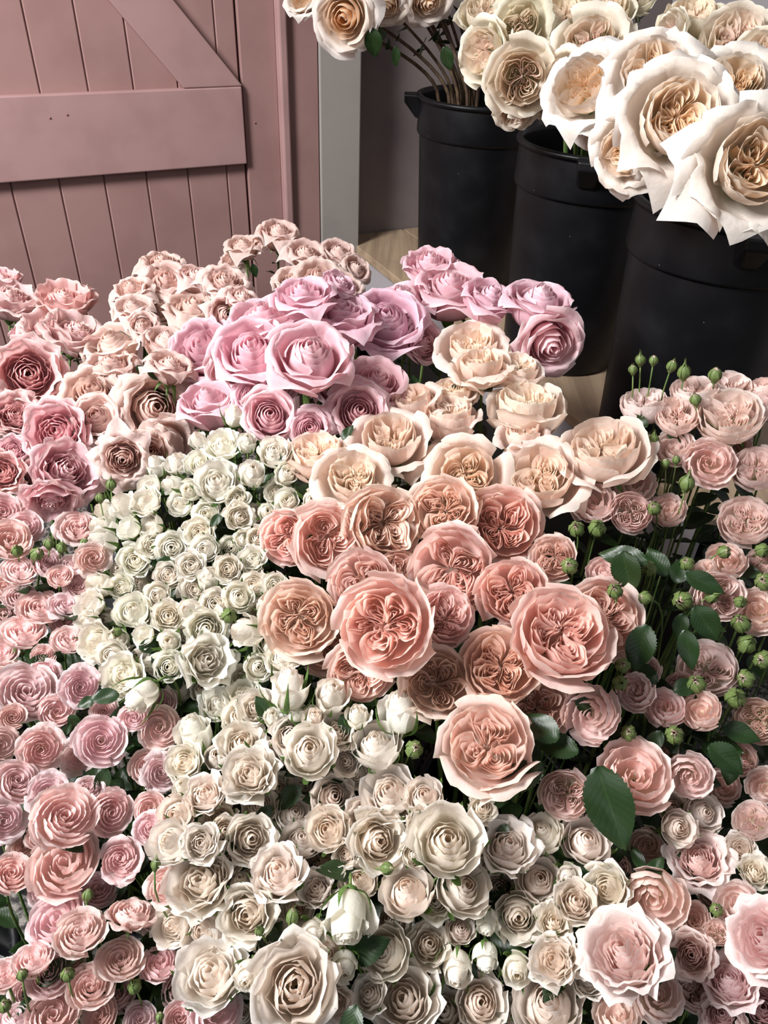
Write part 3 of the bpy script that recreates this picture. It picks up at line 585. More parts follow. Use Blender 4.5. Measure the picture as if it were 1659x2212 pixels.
# ------------------------------------------------------------------ every bloom: x y diameter  facing-right facing-up [depth offset in cm | =depth in m]
DATA = {
 # name, object name, kinds, material, noun in the label, group
 'mauve': ('rose', 'frilly', 'mauve', 'rose-pink ruffled rose', 'rose-pink roses on the left by the pink door', '''
22 640 120 .2 .7
5 600 75 0 .6 4
140 640 115 0 .75
108 700 120 -.15 .6
168 712 132 .3 .5
62 808 145 0 .12
33 893 100 0 .1
48 722 50 0 .9 3
120 932 130 -.05 .05
26 973 72 0 .1
3 1020 92 -.1 .1
145 1015 140 .1 .05
92 1048 120 -.3 -.3
112 1085 110 0 -.75
205 1000 70 .4 0 4
'''),
 'dusty': ('rose', 'dusty', 'dusty', 'dusty blush rose', 'dusty blush roses below the pink door', '''
352 568 80 0 .8
286 622 78 -.3 .6
289 664 82 -.3 .6
362 606 98 0 .4
424 598 74 .3 .5
488 608 88 .1 .4
345 665 80 -.2 .3
420 668 118 .1 .55
487 680 74 .3 .1
525 645 72 .4 .5
243 742 118 -.35 .45
240 790 105 -.1 .7
310 702 62 0 .3
362 738 102 .1 .6
370 790 90 .2 .5
198 848 125 -.2 .3
210 902 108 -.05 .1
335 882 142 .15 .1
266 992 95 0 -.1
325 978 95 0 0
362 955 110 .2 -.1
290 838 60 0 .4
265 905 70 0 0 4
'''),
 'dusty_back': ('rose', 'dusty', 'dusty', 'small dusty blush rose standing tall', 'tall blush roses in the corner by the door frame', '''
525 530 68 -.1 .85 =1.62
603 502 82 .1 .85 =1.62
662 548 84 .2 .6 =1.58
732 545 74 .2 .6 =1.60
770 580 62 .5 .4 =1.58
690 600 92 0 .5 =1.50
500 562 48 -.3 .5 =1.66
635 608 80 0 .5 =1.50
748 618 74 .4 .5 =1.50
'''),
 'lilac': ('rose', 'tea', 'lilac', 'large lilac-pink rose', 'large lilac-pink roses in the middle of the display', '''
656 635 115 -.1 .6
735 612 65 .6 .5
572 690 150 -.2 .5
737 678 142 0 .5
545 758 152 -.1 .35
437 752 130 -.3 .3
670 772 165 .05 .35 -3
835 698 155 0 .3 -2
915 740 90 .5 .2 2
452 868 125 -.25 .5 -1
545 852 72 0 0
583 898 108 0 .2
670 925 82 0 .1
776 888 112 .1 .2
813 822 130 .2 .4
870 655 135 -.2 .6
975 618 150 .1 .7
930 572 115 0 .8
1058 645 110 .4 .6
1165 652 135 .35 .8 -2
1190 745 120 .3 -.4
585 820 95 0 .1 5
500 800 100 -.1 0 5
720 830 90 .2 0 5
400 800 70 -.4 .1 3
'''),
 'pale': ('rose', 'cup', 'pale', 'pale peach cupped rose', 'pale peach cupped roses', '''
1020 742 120 0 .6
1038 785 112 -.05 .85
1122 795 92 .2 .8
978 845 88 0 .85
891 862 100 -.3 .6
970 895 122 0 .8
1138 872 150 .05 .85
1130 935 90 0 .8 5
687 978 125 -.1 .65
843 945 152 -.05 .5
762 1030 130 0 .4
1305 968 172 -.05 .55 -2
1168 1028 160 0 .4
1007 1022 140 0 .25
955 1000 115 -.2 .5 3
'''),
 'garden': ('garden_rose', 'garden', 'garden', 'peach-pink quartered garden rose', 'peach-pink quartered garden roses', '''
958 1100 135 -.1 .15
1086 1135 162 .15 .15
831 1132 165 .1 .05
706 1163 135 0 0
622 1160 115 -.3 0
735 1088 105 0 .3 3
977 1230 180 0 0
785 1260 140 -.2 .1 2
830 1350 205 0 0 -4
645 1335 155 -.2 .1
1108 1280 145 .1 .1
962 1332 120 .1 .05
1213 1368 205 .1 .05 -3
1308 1335 155 .3 .1 2
1082 1438 155 0 -.05 -1
943 1475 145 -.05 0
1158 1528 135 .1 -.1 2
1052 1608 178 0 -.05 -2
780 1450 130 -.1 -.3 2
700 1395 115 -.1 -.1 4
865 1240 90 0 0 5
1195 1205 92 -.1 .2
'''),
 'cream': ('spray_rose', 'spray', 'cream', 'cream spray rose', 'cream spray roses in the leaning bunch', '''
482 960 74 -.1 .5
434 1000 62 -.1 .4
593 976 72 0 .4
547 1022 72 0 .4
467 1041 98 -.1 .3
598 1063 54 0 0
513 1077 52 -.1 .2
446 1111 68 -.05 .05
518 1116 60 0 0
622 1082 66 -.1 .2
675 1082 60 0 .2
525 1166 46 0 0
557 1162 50 0 0
431 1150 64 -.2 .1
443 1186 66 -.2 .1
535 955 52 0 .5
335 1005 54 -.2 .7
386 1003 62 -.2 .6
322 1050 52 -.4 .4
371 1048 58 -.7 .2
313 1084 64 -.4 .4
268 1090 64 -.5 .5
231 1106 66 -.6 .3
389 1088 58 -.3 .2
220 1140 66 -.6 .2
277 1140 54 -.6 .3
325 1136 58 -.7 .2
217 1172 74 -.6 .2
371 1183 76 0 .1
325 1178 58 -.2 .1
292 1210 70 -.1 .2
262 1232 56 -.3 .2
364 1242 64 0 0
212 1262 68 -.8 .2
262 1268 56 -.2 .1
340 1286 64 0 -.1
190 1304 68 -.6 .3
288 1320 84 -.2 .3
187 1350 62 -.8 0
364 1330 70 0 .2
309 1372 50 -.5 .1
205 1386 84 -.5 .1
256 1381 56 -.3 .1
241 1415 66 -.2 .1
263 1456 90 -.3 .2
364 1440 68 -.1 0
366 1388 60 -.1 .2
448 1424 112 0 0 -2
445 1357 88 0 .1
516 1289 68 0 .2
465 1304 68 -.1 .1
547 1263 60 0 0
593 1265 58 0 .1
581 1306 68 -.2 .2
492 1229 60 0 0
545 1207 58 0 0
412 1222 62 -.1 .1
410 1315 62 -.4 .1
588 1388 74 0 .1
557 1441 64 0 .1
612 1417 78 0 .4
525 1501 74 -.1 .4
473 1518 80 0 .5
525 1466 62 -.1 .1
470 1262 60 -.1 0 4
620 1025 60 .1 .3
410 1060 60 -.2 .2
500 1185 58 -.1 0 3
420 1270 66 0 0 4
555 1110 50 0 .1 3
300 1258 58 -.2 .1 4
330 1345 60 -.2 .1 4
235 1340 60 -.3 0 4
440 1490 70 -.1 .2 4
390 1490 74 -.1 .2 4
600 1340 70 -.1 0 4
560 1325 60 0 0 5
480 1370 60 0 0 5
405 1375 60 -.1 0 4
300 1415 62 -.2 0 4
'''),
 'creambud': ('rosebud', 'bud', 'cream', 'half-open cream rosebud', 'half-open cream rosebuds', '''
506 895 56 0 .8
430 952 50 -.4 .5
578 1106 48 0 .2
451 1246 62 -.1 .6
530 1364 84 -.85 .1 -1
335 1434 60 -.6 -.4
301 1507 84 -.65 -.65 -2
420 1580 98 -.3 .6 -1
624 1482 98 .05 .85 -2
716 1500 92 .1 .4
866 1532 104 -.05 .75
751 1985 118 -.05 -.9 -2
1052 1995 60 0 -.85 -1
1050 2072 70 0 -.85 -1
987 2098 84 -.1 -.7 -1
746 2089 74 -.05 -.5
675 2018 68 .05 -.4
536 2108 78 -.2 -.5 -1
590 1550 56 -.05 .3
1116 2096 84 0 -.35 -1
1226 1893 60 .05 -.35
1095 1700 0 0 0
397 1700 56 -.4 .3
640 1535 50 0 .7
772 1545 62 0 .5
'''),
 'ivory': ('spray_rose', 'spray', 'ivory', 'ivory spray rose', 'ivory spray roses at the bottom centre', '''
842 1712 125 0 .05 -1
917 1720 92 .05 0
1042 1745 60 .1 .2
818 1818 122 0 0 -1
966 1818 155 0 0 -2
912 1777 68 0 .1
893 1847 58 .1 .1
784 1758 72 0 -.1
720 1720 95 0 .1
812 1608 112 -.1 .5
772 1604 50 -.3 .2 2
746 1645 64 -.2 0
770 1672 66 -.1 -.1
727 1580 82 .1 .3
1001 1916 125 .1 .1 -1
881 1925 115 0 .1 -1
940 1945 78 .05 .1
777 1903 88 -.1 0
830 2058 115 0 0
928 2040 88 0 0
995 2008 66 0 0
871 2157 140 0 -.1 -1
960 2185 105 0 0
1038 2165 115 0 0
797 2147 76 -.1 0
722 2169 72 0 -.3
746 1845 58 0 0
637 2130 175 0 0 -2
453 2100 145 -.1 0 -1
533 1976 118 -.2 -.1 -1
601 1883 118 0 .1 -2
682 1918 80 0 0
543 1812 104 0 .05 -1
497 1860 64 0 0
428 1900 135 -.3 .2 -1
440 2008 100 -.4 -.2
372 1998 90 -.5 -.1
516 1913 72 0 .5
536 1670 115 0 0 -2
668 1622 118 0 .25 -2
628 1588 85 -.1 .1
524 1604 98 0 .3
585 1635 64 0 0
396 1647 80 -.4 .1
470 1635 72 -.1 .2
442 1715 82 -.2 .3
381 1760 80 -.4 0
485 1794 62 0 0
369 1818 100 -.5 .2
434 1821 84 -.2 .1
634 1758 84 0 0
651 1814 88 0 .1
707 1792 94 0 .1
707 1717 92 0 0 2
555 1524 78 -.1 .3
519 1550 84 -.2 .2
680 1550 56 0 .4
1098 1826 115 0 .1 -1
1171 1800 92 -.1 .4
1267 1818 105 0 0
1311 1920 98 -.1 .1
1245 1946 92 -.1 0
1164 1900 98 0 0
1120 1980 110 0 -.2
1197 1988 72 .1 0
1193 2073 100 0 0 -1
1258 2077 62 0 -.3
1186 2170 158 0 0 -1
1465 1788 80 .1 0
1520 1755 82 .1 .1 2
1450 1740 70 0 .1 3
1634 1882 66 0 0
1600 1832 66 0 .1
560 1740 84 -.1 .1 2
470 1770 76 -.2 .1 2
600 1820 74 0 0 3
405 1855 80 -.3 .1
560 1900 70 -.1 0 3
640 1960 76 0 0 3
590 2030 80 -.1 0 3
700 2060 84 0 0 3
480 1950 84 -.2 0 2
690 1860 66 0 0 3
850 1990 78 0 0 3
930 2110 70 0 0 3
1080 1920 76 0 0 3
1050 2130 74 0 0 3
1160 1860 70 0 0 3
760 1950 0 0 0
1030 1850 70 .1 0 4
655 1690 74 0 0 3
600 1700 66 0 0 3
365 1900 80 -.5 0 1
385 2070 76 -.4 -.1 3
520 2190 80 0 -.1 3
1290 2010 0 0 0
1270 2110 84 0 .1 2
1110 2200 90 0 .1 2
'''),
 'pink': ('spray_rose', 'ball', 'pink', 'pink many-petalled spray rose', 'pink spray roses down the left side', '''
6 1106 84 -.1 .2
54 1138 72 .1 .2
20 1164 92 0 .3
164 1136 80 0 .4
41 1228 76 -.05 .5
104 1212 64 .1 .1
157 1217 60 0 .6
202 1206 66 .2 .1
130 1242 54 0 .4
10 1268 76 0 .3
42 1286 66 0 .4
86 1308 90 0 .5
9 1328 80 0 .4
142 1304 64 .1 .5
48 1360 92 0 .6 -1
140 1340 62 0 .2 2
148 1379 72 .1 .5
4 1410 64 0 .5
94 1414 48 0 .3
97 1456 64 .1 .2
58 1490 128 0 .3 -1
174 1482 82 0 0
166 1264 52 0 .3
27 1548 56 0 .2
217 1599 108 0 0 -1
89 1618 92 0 0
2 1610 76 0 0
166 1632 76 -.1 0 2
345 1572 90 .05 0 1
287 1550 60 -.2 -.4
320 1654 78 -.1 0 1
349 1668 76 .1 0 2
38 1685 92 0 .05
107 1710 80 .1 .2 1
193 1705 58 .1 .3 1
143 1760 138 0 .05 -2
241 1756 90 .05 -.1
6 1772 92 0 0
326 1746 66 .1 0 1
325 1785 68 0 .1
136 1864 138 0 0 -1
259 1857 88 0 0
26 1885 88 -.05 .1
84 1806 56 -.1 0 2
178 1812 52 0 0 2
97 1922 72 0 -.1 1
122 1535 70 0 .2 3
226 1535 54 .1 .2 2
121 1980 115 -.4 .3
172 2010 106 -.1 .4 -1
285 1966 100 .1 .7
357 1912 78 -.1 0
330 1980 60 .1 .4 2
70 2068 84 -.3 .5
102 2100 92 -.3 .2
194 2128 92 -.1 .3
259 2070 94 -.1 .3 -1
342 2080 78 0 .4
10 2103 74 -.3 .4
114 2188 106 0 .3
36 2192 84 -.2 .6
212 2195 80 0 .1 1
304 2202 70 0 .2
388 2196 68 0 .2
390 2135 78 .1 0 2
466 2184 112 0 0 1
350 1520 60 0 0 4
240 1440 50 0 0 5
60 2140 70 0 .2 3
150 2070 60 0 .2 3
250 2150 70 0 .1 3
210 1920 80 0 0 4
50 1830 60 0 0 3
300 1850 0 0 0
20 1460 60 0 .2 3
'''),
 'blush': ('spray_rose', 'globe', 'blush', 'pale blush round spray rose', 'pale blush round spray roses on the right', '''
1282 1086 90 -.05 .35
1362 1107 88 .05 .1
1366 1046 92 .1 .3 1
1576 898 128 0 .5 -1
1462 898 90 .1 .5
1392 872 100 0 .8 2
1500 845 96 0 .7 1
1580 838 92 .3 .6 1
1640 872 95 0 .7
1648 832 62 -.2 .8
1456 966 80 0 .4
1532 1000 100 .1 .15 -1
1582 962 82 .1 .2 1
1635 1010 104 -.05 .4
1609 1125 108 0 .3
1443 1103 74 0 .3 3
1311 1233 84 0 .5 1
1568 1212 82 0 .3
1523 1230 50 -.3 .5
1553 1290 105 .3 0
1637 1318 98 -.3 .2
1643 1218 64 0 .2 2
1529 1446 118 0 0
1372 1494 78 -.1 0 1
1436 1528 82 0 .3 1
1388 1448 74 0 .3 3
1274 1542 122 -.1 0 -1
1513 1535 84 0 .1 -1
1637 1556 100 .1 0
1373 1672 148 -.05 0 -2
1490 1676 88 0 -.25 -1
1222 1715 108 -.1 -.15 -2
1652 1696 74 -.2 .2
1626 1772 84 -.2 .3
1592 1950 95 -.2 .3
1414 1945 128 0 -.35 -1
1498 1985 70 .1 .2
1549 2014 52 0 .2
1417 2150 100 .1 .2
1330 2192 90 0 .4
1432 2040 96 .1 .1 2
1470 1480 60 0 .2 3
1330 1880 70 0 .1 4
1400 1830 80 0 0 5
1560 1700 80 0 .1 5
1430 1620 70 0 0 5
1600 1640 70 0 0 4
1540 1930 66 0 .1 3
1500 2140 84 0 .1 2
'''),
 'tinted': ('rose', 'frilly', 'blush', 'white-edged pink-hearted rose', 'white-edged roses with pink hearts', '''
1509 1852 122 0 .35 -1
1345 2052 172 -.05 .1 -3
1494 2062 98 0 0
'''),
 'corner': ('rose', 'frilly', 'pink', 'warm pink full rose', 'warm pink roses in the bottom right corner', '''
1648 2022 155 -.1 0 -2
1575 2115 120 0 .4
1648 2175 120 -.1 .1 -1
1560 2190 90 0 .1
1420 2212 0 0 0
'''),
 'ohara': ('rose', 'ohara', 'white', 'large white rose', 'large white roses over the nearest bucket', '''
1410 155 165 -.05 .4 =1.02
1466 252 215 0 .1 =.92
1350 325 130 -.4 -.1 =1.00
1585 190 165 .1 .4 =1.02
1635 352 235 .1 0 =.86
1440 375 110 0 -.7 =.98
1262 185 165 -.45 .35 =1.10
1295 285 84 -.1 -.5 =1.18
'''),
 'top': ('rose', 'cup', 'topcream', 'pale cream rose', 'pale cream roses over the middle bucket', '''
1044 26 92 0 .6 =1.42
1126 54 105 -.1 .15 =1.34
1042 112 105 -.6 .1 =1.36
1126 168 126 -.05 .05 =1.28
1219 30 100 0 .6 =1.40
1275 92 128 0 .3 =1.28
1192 102 78 -.1 .1 =1.36
1218 168 95 -.5 .05 =1.26
1112 240 80 0 -.6 =1.32
1190 218 76 .1 -.4 =1.34
1310 22 110 0 .6 =1.38
1592 82 130 .1 .4 =1.14
1500 34 112 0 .75 =1.22
1645 60 70 0 .5 =1.18
1648 110 90 .1 .4 =1.10
1332 60 78 .3 .6 =1.30
1404 88 72 -.1 .7 =1.26
1375 -8 70 -.1 .6 =1.40
1450 62 66 -.7 .2 =1.20
1150 -25 110 0 .5 =1.42
'''),
 'back': ('rose', 'tea', 'white', 'creamy white rose', 'creamy white roses over the back bucket', '''
744 38 118 -.2 -.1 =1.62
650 -6 70 -.5 .3 =1.66
835 8 92 0 -.6 =1.66
925 0 100 .3 -.5 =1.66
880 -60 120 0 .2 =1.7
990 -70 120 .1 .3 =1.7
790 -70 110 -.1 .3 =1.68
860 -110 110 0 .3 =1.74
940 -130 110 .1 .3 =1.76
1030 -90 110 .1 .3 =1.78
830 -150 110 -.1 .3 =1.72
975 -160 110 0 .3 =1.80
900 -150 100 0 .3 =1.66
'''),
}
# closed green buds: x y width  facing-right facing-up
BUDS = '''
1367 797 22 -.1 .95
1383 776 24 -.1 .95
1412 777 22 .1 .95
1452 789 26 .35 .9
1478 802 32 .05 .95
1545 808 32 .1 .95
1502 862 26 -.2 .8
1412 948 26 .1 .9
1437 1000 22 -.1 .9
1461 992 20 .1 .9
1484 1042 36 .2 .7
1413 1098 34 -.2 .3
1245 1142 40 -.1 .3
1290 1140 42 .1 .3
1230 1222 40 .1 .1
1328 1276 38 -.1 .3
1401 1228 36 -.2 .1
1392 1291 32 -.6 .1
1474 1298 48 0 0
1539 1288 32 .6 .2
1484 1217 34 -.2 .3
1565 1192 32 .5 .1
1648 1188 34 .4 .2
1650 1256 42 -.2 .2
1600 1346 46 -.1 .1
1614 1390 46 .1 .1
1648 1425 46 -.2 0
1504 1477 44 0 .1
1589 1507 50 -.1 .1
1609 1466 44 -.2 .1
1345 1437 36 0 .2
1340 1475 36 .1 0
1358 1583 38 0 0
1457 1587 44 0 .2
1600 1300 30 .2 .2
1530 1340 28 0 .1
106 1173 24 0 .8
133 1182 26 .1 .5
182 1170 20 .1 .7
216 1074 22 -.1 .8
37 1189 28 -.1 .4
80 1196 32 .2 .4
252 1365 24 -.6 0
495 1329 38 -.1 0
492 1955 32 -.8 .2
632 1978 34 .1 .7
575 1345 36 -.4 .5
895 1618 42 .2 .2
838 1876 30 .8 0
336 1866 24 0 .7
48 2104 26 -.2 .5
146 2104 32 -.2 .4
290 2130 34 -.3 .3
10 2172 30 -.3 .3
190 1932 26 0 .7
560 2010 24 -.3 .3
345 2195 20 0 .8
1548 1965 30 .1 .2
1345 2000 0 0 0
240 1045 24 0 .8
'''
# big leaves that show: x y length direction-right direction-up facing-tilt
LEAFS = '''
1250 1625 100 -.9 .25 0
1205 1600 95 -.7 .6 0
1175 1655 130 -.95 -.45 0
1290 1655 180 .25 -1 .3
1345 1190 100 .1 -.6 0
1400 1215 110 -.9 .2 0
1440 1245 75 -.4 .7 0
1460 1260 65 .3 .8 0
1480 1240 90 .8 -.4 0
1478 1325 60 -.3 -.9 0
1500 1310 90 .5 -.8 0
1480 1360 90 .1 -.9 0
1400 1350 110 -.3 -.8 0
1275 1450 58 .2 .9 0
1470 1470 60 .4 -.7 0
1420 1475 70 -.6 .5 0
1455 1495 60 .7 .3 0
1245 1500 60 .4 -.7 0
1560 1570 80 .8 -.3 0
1530 1610 90 .6 -.5 0
1430 1580 70 -.5 -.6 0
1590 1620 80 -.3 -.8 0
1325 1780 80 .1 -.9 .2
1380 1730 60 -.6 -.7 0
1400 1900 60 .5 .6 0
1480 1920 60 .3 .6 0
1390 1880 55 -.3 .8 0
258 1502 62 -.9 -.1 0
205 1510 40 -.7 -.3 0
130 1590 36 .6 .7 0
230 1660 60 -.2 -.9 0
150 1545 40 .5 -.6 0
40 1450 45 -.8 -.3 0
60 1445 50 .6 .5 0
345 820 44 -.5 .7 0
295 790 44 .6 -.7 0
835 75 70 -.9 -.1 .2
800 60 60 .2 -.9 0
855 100 40 0 -1 0
960 100 50 .3 -.9 0
650 1700 70 -.7 -.6 0
700 1695 75 .2 -.9 0
585 1740 50 -.5 -.6 0
735 1545 60 .5 -.6 0
690 1500 56 .5 -.6 0
600 1010 50 -.2 .8 0
640 1045 50 .6 -.6 0
480 1110 40 -.4 -.4 0
380 1220 45 -.7 .2 0
245 1265 44 .8 -.1 0
255 1300 44 .6 .3 0
320 1210 40 .8 -.2 0
300 1400 50 .8 .2 0
560 2005 60 .8 -.3 0
570 2145 70 -.2 -.8 0
610 1840 55 .5 -.6 0
770 1880 50 -.9 -.1 0
770 2170 90 -.2 -.9 0
720 1770 50 .3 .8 0
1000 2070 50 .4 -.5 0
1095 1780 50 -.4 -.8 0
1255 2050 55 .8 .2 0
1300 1800 60 .5 .3 0
1180 1190 40 .3 -.8 0
1465 905 0 0 0 0
1440 930 50 .5 -.3 0
1400 920 55 -.7 .3 0
1500 905 55 .7 -.2 0
1630 905 50 .6 .1 0
545 570 30 .2 -.8 0
890 985 0 0 0 0
980 830 36 .2 -.8 0
740 950 40 .5 .7 0
'''
# depth of the canopy along the view axis at chosen pixels
ANCH = [(830,1345,.79),(1230,1370,.79),(850,1130,.92),(660,800,1.04),(850,700,1.14),(960,610,1.22),(360,605,1.38),(60,640,1.36),(65,805,1.19),(130,1020,1.08),
 (450,1425,.88),(260,1150,1.02),(670,1605,.79),(960,1820,.73),(640,2130,.68),(150,1755,.76),(215,1600,.83),(40,1250,.98),(1310,970,.99),(1550,890,.99),(1600,1320,.86),
 (1290,1545,.79),(1350,2065,.68),(1640,2020,.68),(60,2100,.70),(1160,650,1.18),(1040,780,1.10),(330,880,1.13),(560,1050,.98),(380,1850,.73),(1610,1120,.94),(1500,1850,.76),(1052,1608,.76),(240,740,1.26),(1150,1000,.97)]
# ------------------------------------------------------------------ placing the blooms
AX = np.array([(a, b) for a, b, c in ANCH], float); AD = np.array([1 / c for a, b, c in ANCH])
def canopy(x, y):
    d2 = ((AX - (x, y)) ** 2).sum(1) + 900.0; w_ = d2 ** -1.5; return 1 / ((w_ * AD).sum() / w_.sum())
items = []
rg = random.Random(5)
for key, (oname, kind, mat, noun, grp, txt) in DATA.items():
    for ln in txt.strip().split('\n'):
        p = ln.split(); x, y, d, ax, ay = map(float, p[:5])
        if d == 0: continue
        dep = canopy(x, y); fixed = False
        if len(p) > 5:
            if p[5][0] == '=': dep = float(p[5][1:]); fixed = True
            else: dep += float(p[5]) * .01
        items.append(dict(key=key, oname=oname, kind=kind, mat=mat, noun=noun, grp=grp, x=x, y=y, d=d, ax=ax, ay=ay, dep=dep, fixed=fixed, dep0=dep))
for ln in BUDS.strip().split('\n'):
    x, y, d, ax, ay = map(float, ln.split())
    if d: items.append(dict(key='green', oname='rosebud', kind='gbud', mat='blush', noun='closed green rosebud', grp='closed green rosebuds', x=x, y=y, d=d, ax=ax, ay=ay, dep=canopy(x, y) - .015, fixed=False, dep0=canopy(x, y) - .015))
n = len(items)
px = np.array([(i['x'], i['y']) for i in items]); dd = np.array([i['d'] for i in items]); dep = np.array([i['dep'] for i in items]); dep0 = dep.copy()
fx = np.array([i['fixed'] for i in items])
rays = np.array([tuple(M3 @ Vector(((x - 829.5) / F, (1106 - y) / F, -1.0))) for x, y in px]); rl = np.linalg.norm(rays, axis=1)
K_R = .80
for it in range(60):                    # let neighbouring blooms slide nearer or farther until they rest against each other
    P = rays * dep[:, None]; r = dd * .5 * dep / F * K_R
    D = np.linalg.norm(P[:, None] - P[None], axis=2) + np.eye(n) * 9; need = (r[:, None] + r[None]) - D
    ii, jj = np.where(np.triu(need > 0, 1))
    mv = np.zeros(n)
    for a, b in zip(ii, jj):
        s = need[a, b] * .22; near, far = (a, b) if (dep[a] - dep0[a] * 0 - .0) * rl[a] < dep[b] * rl[b] else (b, a)
        mv[near] -= s * .5; mv[far] += s
    mv = np.clip(mv, -.01, .01) / rl; mv[fx] *= .3
    dep = np.clip(dep + mv + (dep0 - dep) * .02, dep0 - .05, dep0 + .09)
for i, it in enumerate(items): it['dep'] = float(dep[i]); it['P'] = at(it['x'], it['y'], float(dep[i]))

# buckets the stems stand in
LOW = [(-.56, 1.42), (-.27, 1.30), (-.17, 1.60), (-.02, 1.16), (.22, 1.06), (-.56, 1.12), (-.30, .93), (-.04, .80), (.20, .70), (-.57, .74), (-.32, .58), (-.08, .46), (-.34, .28), (.16, .42), (.40, .58), (.45, .88), (.36, .24), (.62, .36), (-.58, .40), (.10, 1.34), (-.02, .18)]
LOWL = [at(x, y, canopy(x, y)) for x, y in ((95, 1140), (40, 1990))]
def foot_for(it, rnd):
    P = it['P']
    if it['key'] in ('back', 'top', 'ohara'):
        k = {'back': 0, 'top': 1, 'ohara': 2}[it['key']]
        if it['key'] == 'top' and it['x'] > 1370: k = 2
        b = BK[k].location; a = rnd.uniform(0, 6.3); q = rnd.uniform(0, .07)
        return Vector((b.x + q * math.cos(a), b.y + q * math.sin(a), SHELF + .02)), Vector((b.x + (P.x - b.x) * .25, b.y + (P.y - b.y) * .25, SHELF + .44))
    bx, by = min(LOW, key=lambda c: (c[0] - P.x) ** 2 + (c[1] - P.y) ** 2)
    a = rnd.uniform(0, 6.3); q = rnd.uniform(0, .07); dx, dy = P.x - bx, P.y - by; l = math.hypot(dx, dy) + 1e-6; m = min(l, .075) / l
    return Vector((bx + q * math.cos(a), by + q * math.sin(a), .02)), Vector((bx + dx * m, by + dy * m, .31))

# ---------------------------------------------------------------- telling one bloom from the next
MARKS = [(830,1350,'the biggest deep pink garden rose'),(1213,1368,'the large salmon garden rose at right'),(1052,1608,'the lowest peach garden rose'),(977,1230,'the wide central garden rose'),
 (831,1132,'the peach garden rose facing us'),(1086,1135,'the coral-hearted garden rose'),(645,1335,'the yellow-peach garden rose'),(943,1475,'the oval peach garden rose'),
 (670,772,'the biggest lilac rose'),(835,698,'the pale-rimmed lilac rose'),(1165,652,'the lilac rose against the buckets'),(452,868,'the leftmost lower lilac rose'),
 (62,808,'the round pink rose at the left edge'),(335,882,'the star-shaped blush rose'),(145,1015,'the spiral mauve rose'),(362,606,'the upright blush rose by the door'),(243,742,'the cream-blush rose at left'),
 (448,1424,'the open cream rose'),(288,1320,'the full cream rose at left'),(467,1041,'the dome-shaped cream rose'),(371,1183,'the round cream rose'),(217,1172,'the cream rose at the bunch edge'),(482,960,'the topmost cream rose'),
 (668,1622,'the blush-hearted cup rose'),(536,1670,'the tall ivory rose'),(966,1818,'the largest ivory rose'),(842,1712,'the ivory rose with folded heart'),(601,1883,'the ivory cup rose'),(637,2130,'the big ivory rose at the bottom'),
 (866,1532,'the cream bud under the garden roses'),(871,2157,'the shaded ivory rose at bottom centre'),(1001,1916,'the ivory rose with winged petals'),(428,1900,'the ruffled ivory rose'),(1186,2170,'the wide cream rose at the bottom'),
 (1098,1826,'the ivory rose at the leaf'),(1345,2052,'the white rose with pink heart'),(1509,1852,'the spiral pink-hearted rose'),(1648,2022,'the large warm pink corner rose'),
 (217,1599,'the star-shaped pink spray rose'),(143,1760,'the big pink rose at left'),(58,1490,'the wide pink rosette at left'),(174,1482,'the double-hearted pink rose'),(136,1864,'the flat oval pink rose'),(172,2010,'the tilted pink rose'),(259,2070,'the pink cup rose low left'),(48,1360,'the globe pink rose'),
 (1305,968,'the large pale peach bowl rose'),(1138,872,'the pale cabbage rose on tall stem'),(843,945,'the peach rose under the lilacs'),(1576,898,'the flat blush rose at top right'),(1609,1125,'the blush rose over the dark gap'),
 (1529,1446,'the crinkled blush rose'),(1274,1542,'the blush rose by the big leaves'),(1373,1672,'the large blush double rose'),(1222,1715,'the blush rose below the dark leaf'),(1282,1086,'the left of two round blush roses'),(1474,1298,'the star-topped green bud'),
 (1466,252,'the huge white rose'),(1635,352,'the white rose at the right edge'),(1126,168,'the round pale rose'),(744,38,'the white pilaster rose'),(603,502,'the tall blush rose by the frame')]
UB = set()
for i, (x, y) in enumerate(LOW):
    nm = min(MARKS, key=lambda m: (at(m[0], m[1], canopy(m[0], m[1])).xy - Vector((x, y))).length + (1 if m[2] in UB else 0)); UB.add(nm[2])
    bucket(x, y, .0005, False, ('grey' if i == 5 else 'black') + ' plastic floor bucket under ' + nm[2], M_BUCKG if i == 5 else M_BUCKET, None, 'flower buckets on the floor under the roses')
def facing(ax, ay):
    m = math.hypot(ax, ay)
    if m < .22: return 'face-on'
    if ay < -.3: return 'drooping'
    if ay > .7: return 'seen from the side'
    if abs(ax) > abs(ay): return 'facing left' if ax < 0 else 'facing right'
    return 'tipped up' if ay > 0 else 'tipped down'
def where(it):
    x, y = it['x'], it['y']; best = sorted(MARKS, key=lambda m: math.hypot(m[0] - x, m[1] - y))
    me = next((m for m in best[:1] if math.hypot(m[0] - x, m[1] - y) < 6), None)
    m = best[1] if me else best[0]
    dx, dy = x - m[0], y - m[1]; a = math.degrees(math.atan2(-dy, dx)) % 360
    w_ = ['right of', 'upper right of', 'above', 'upper left of', 'left of', 'lower left of', 'below', 'lower right of'][int((a + 22.5) // 45) % 8]
    return (me[2][4:] if me else None), w_, m[2]
def shorten(s): return s
seen = {}
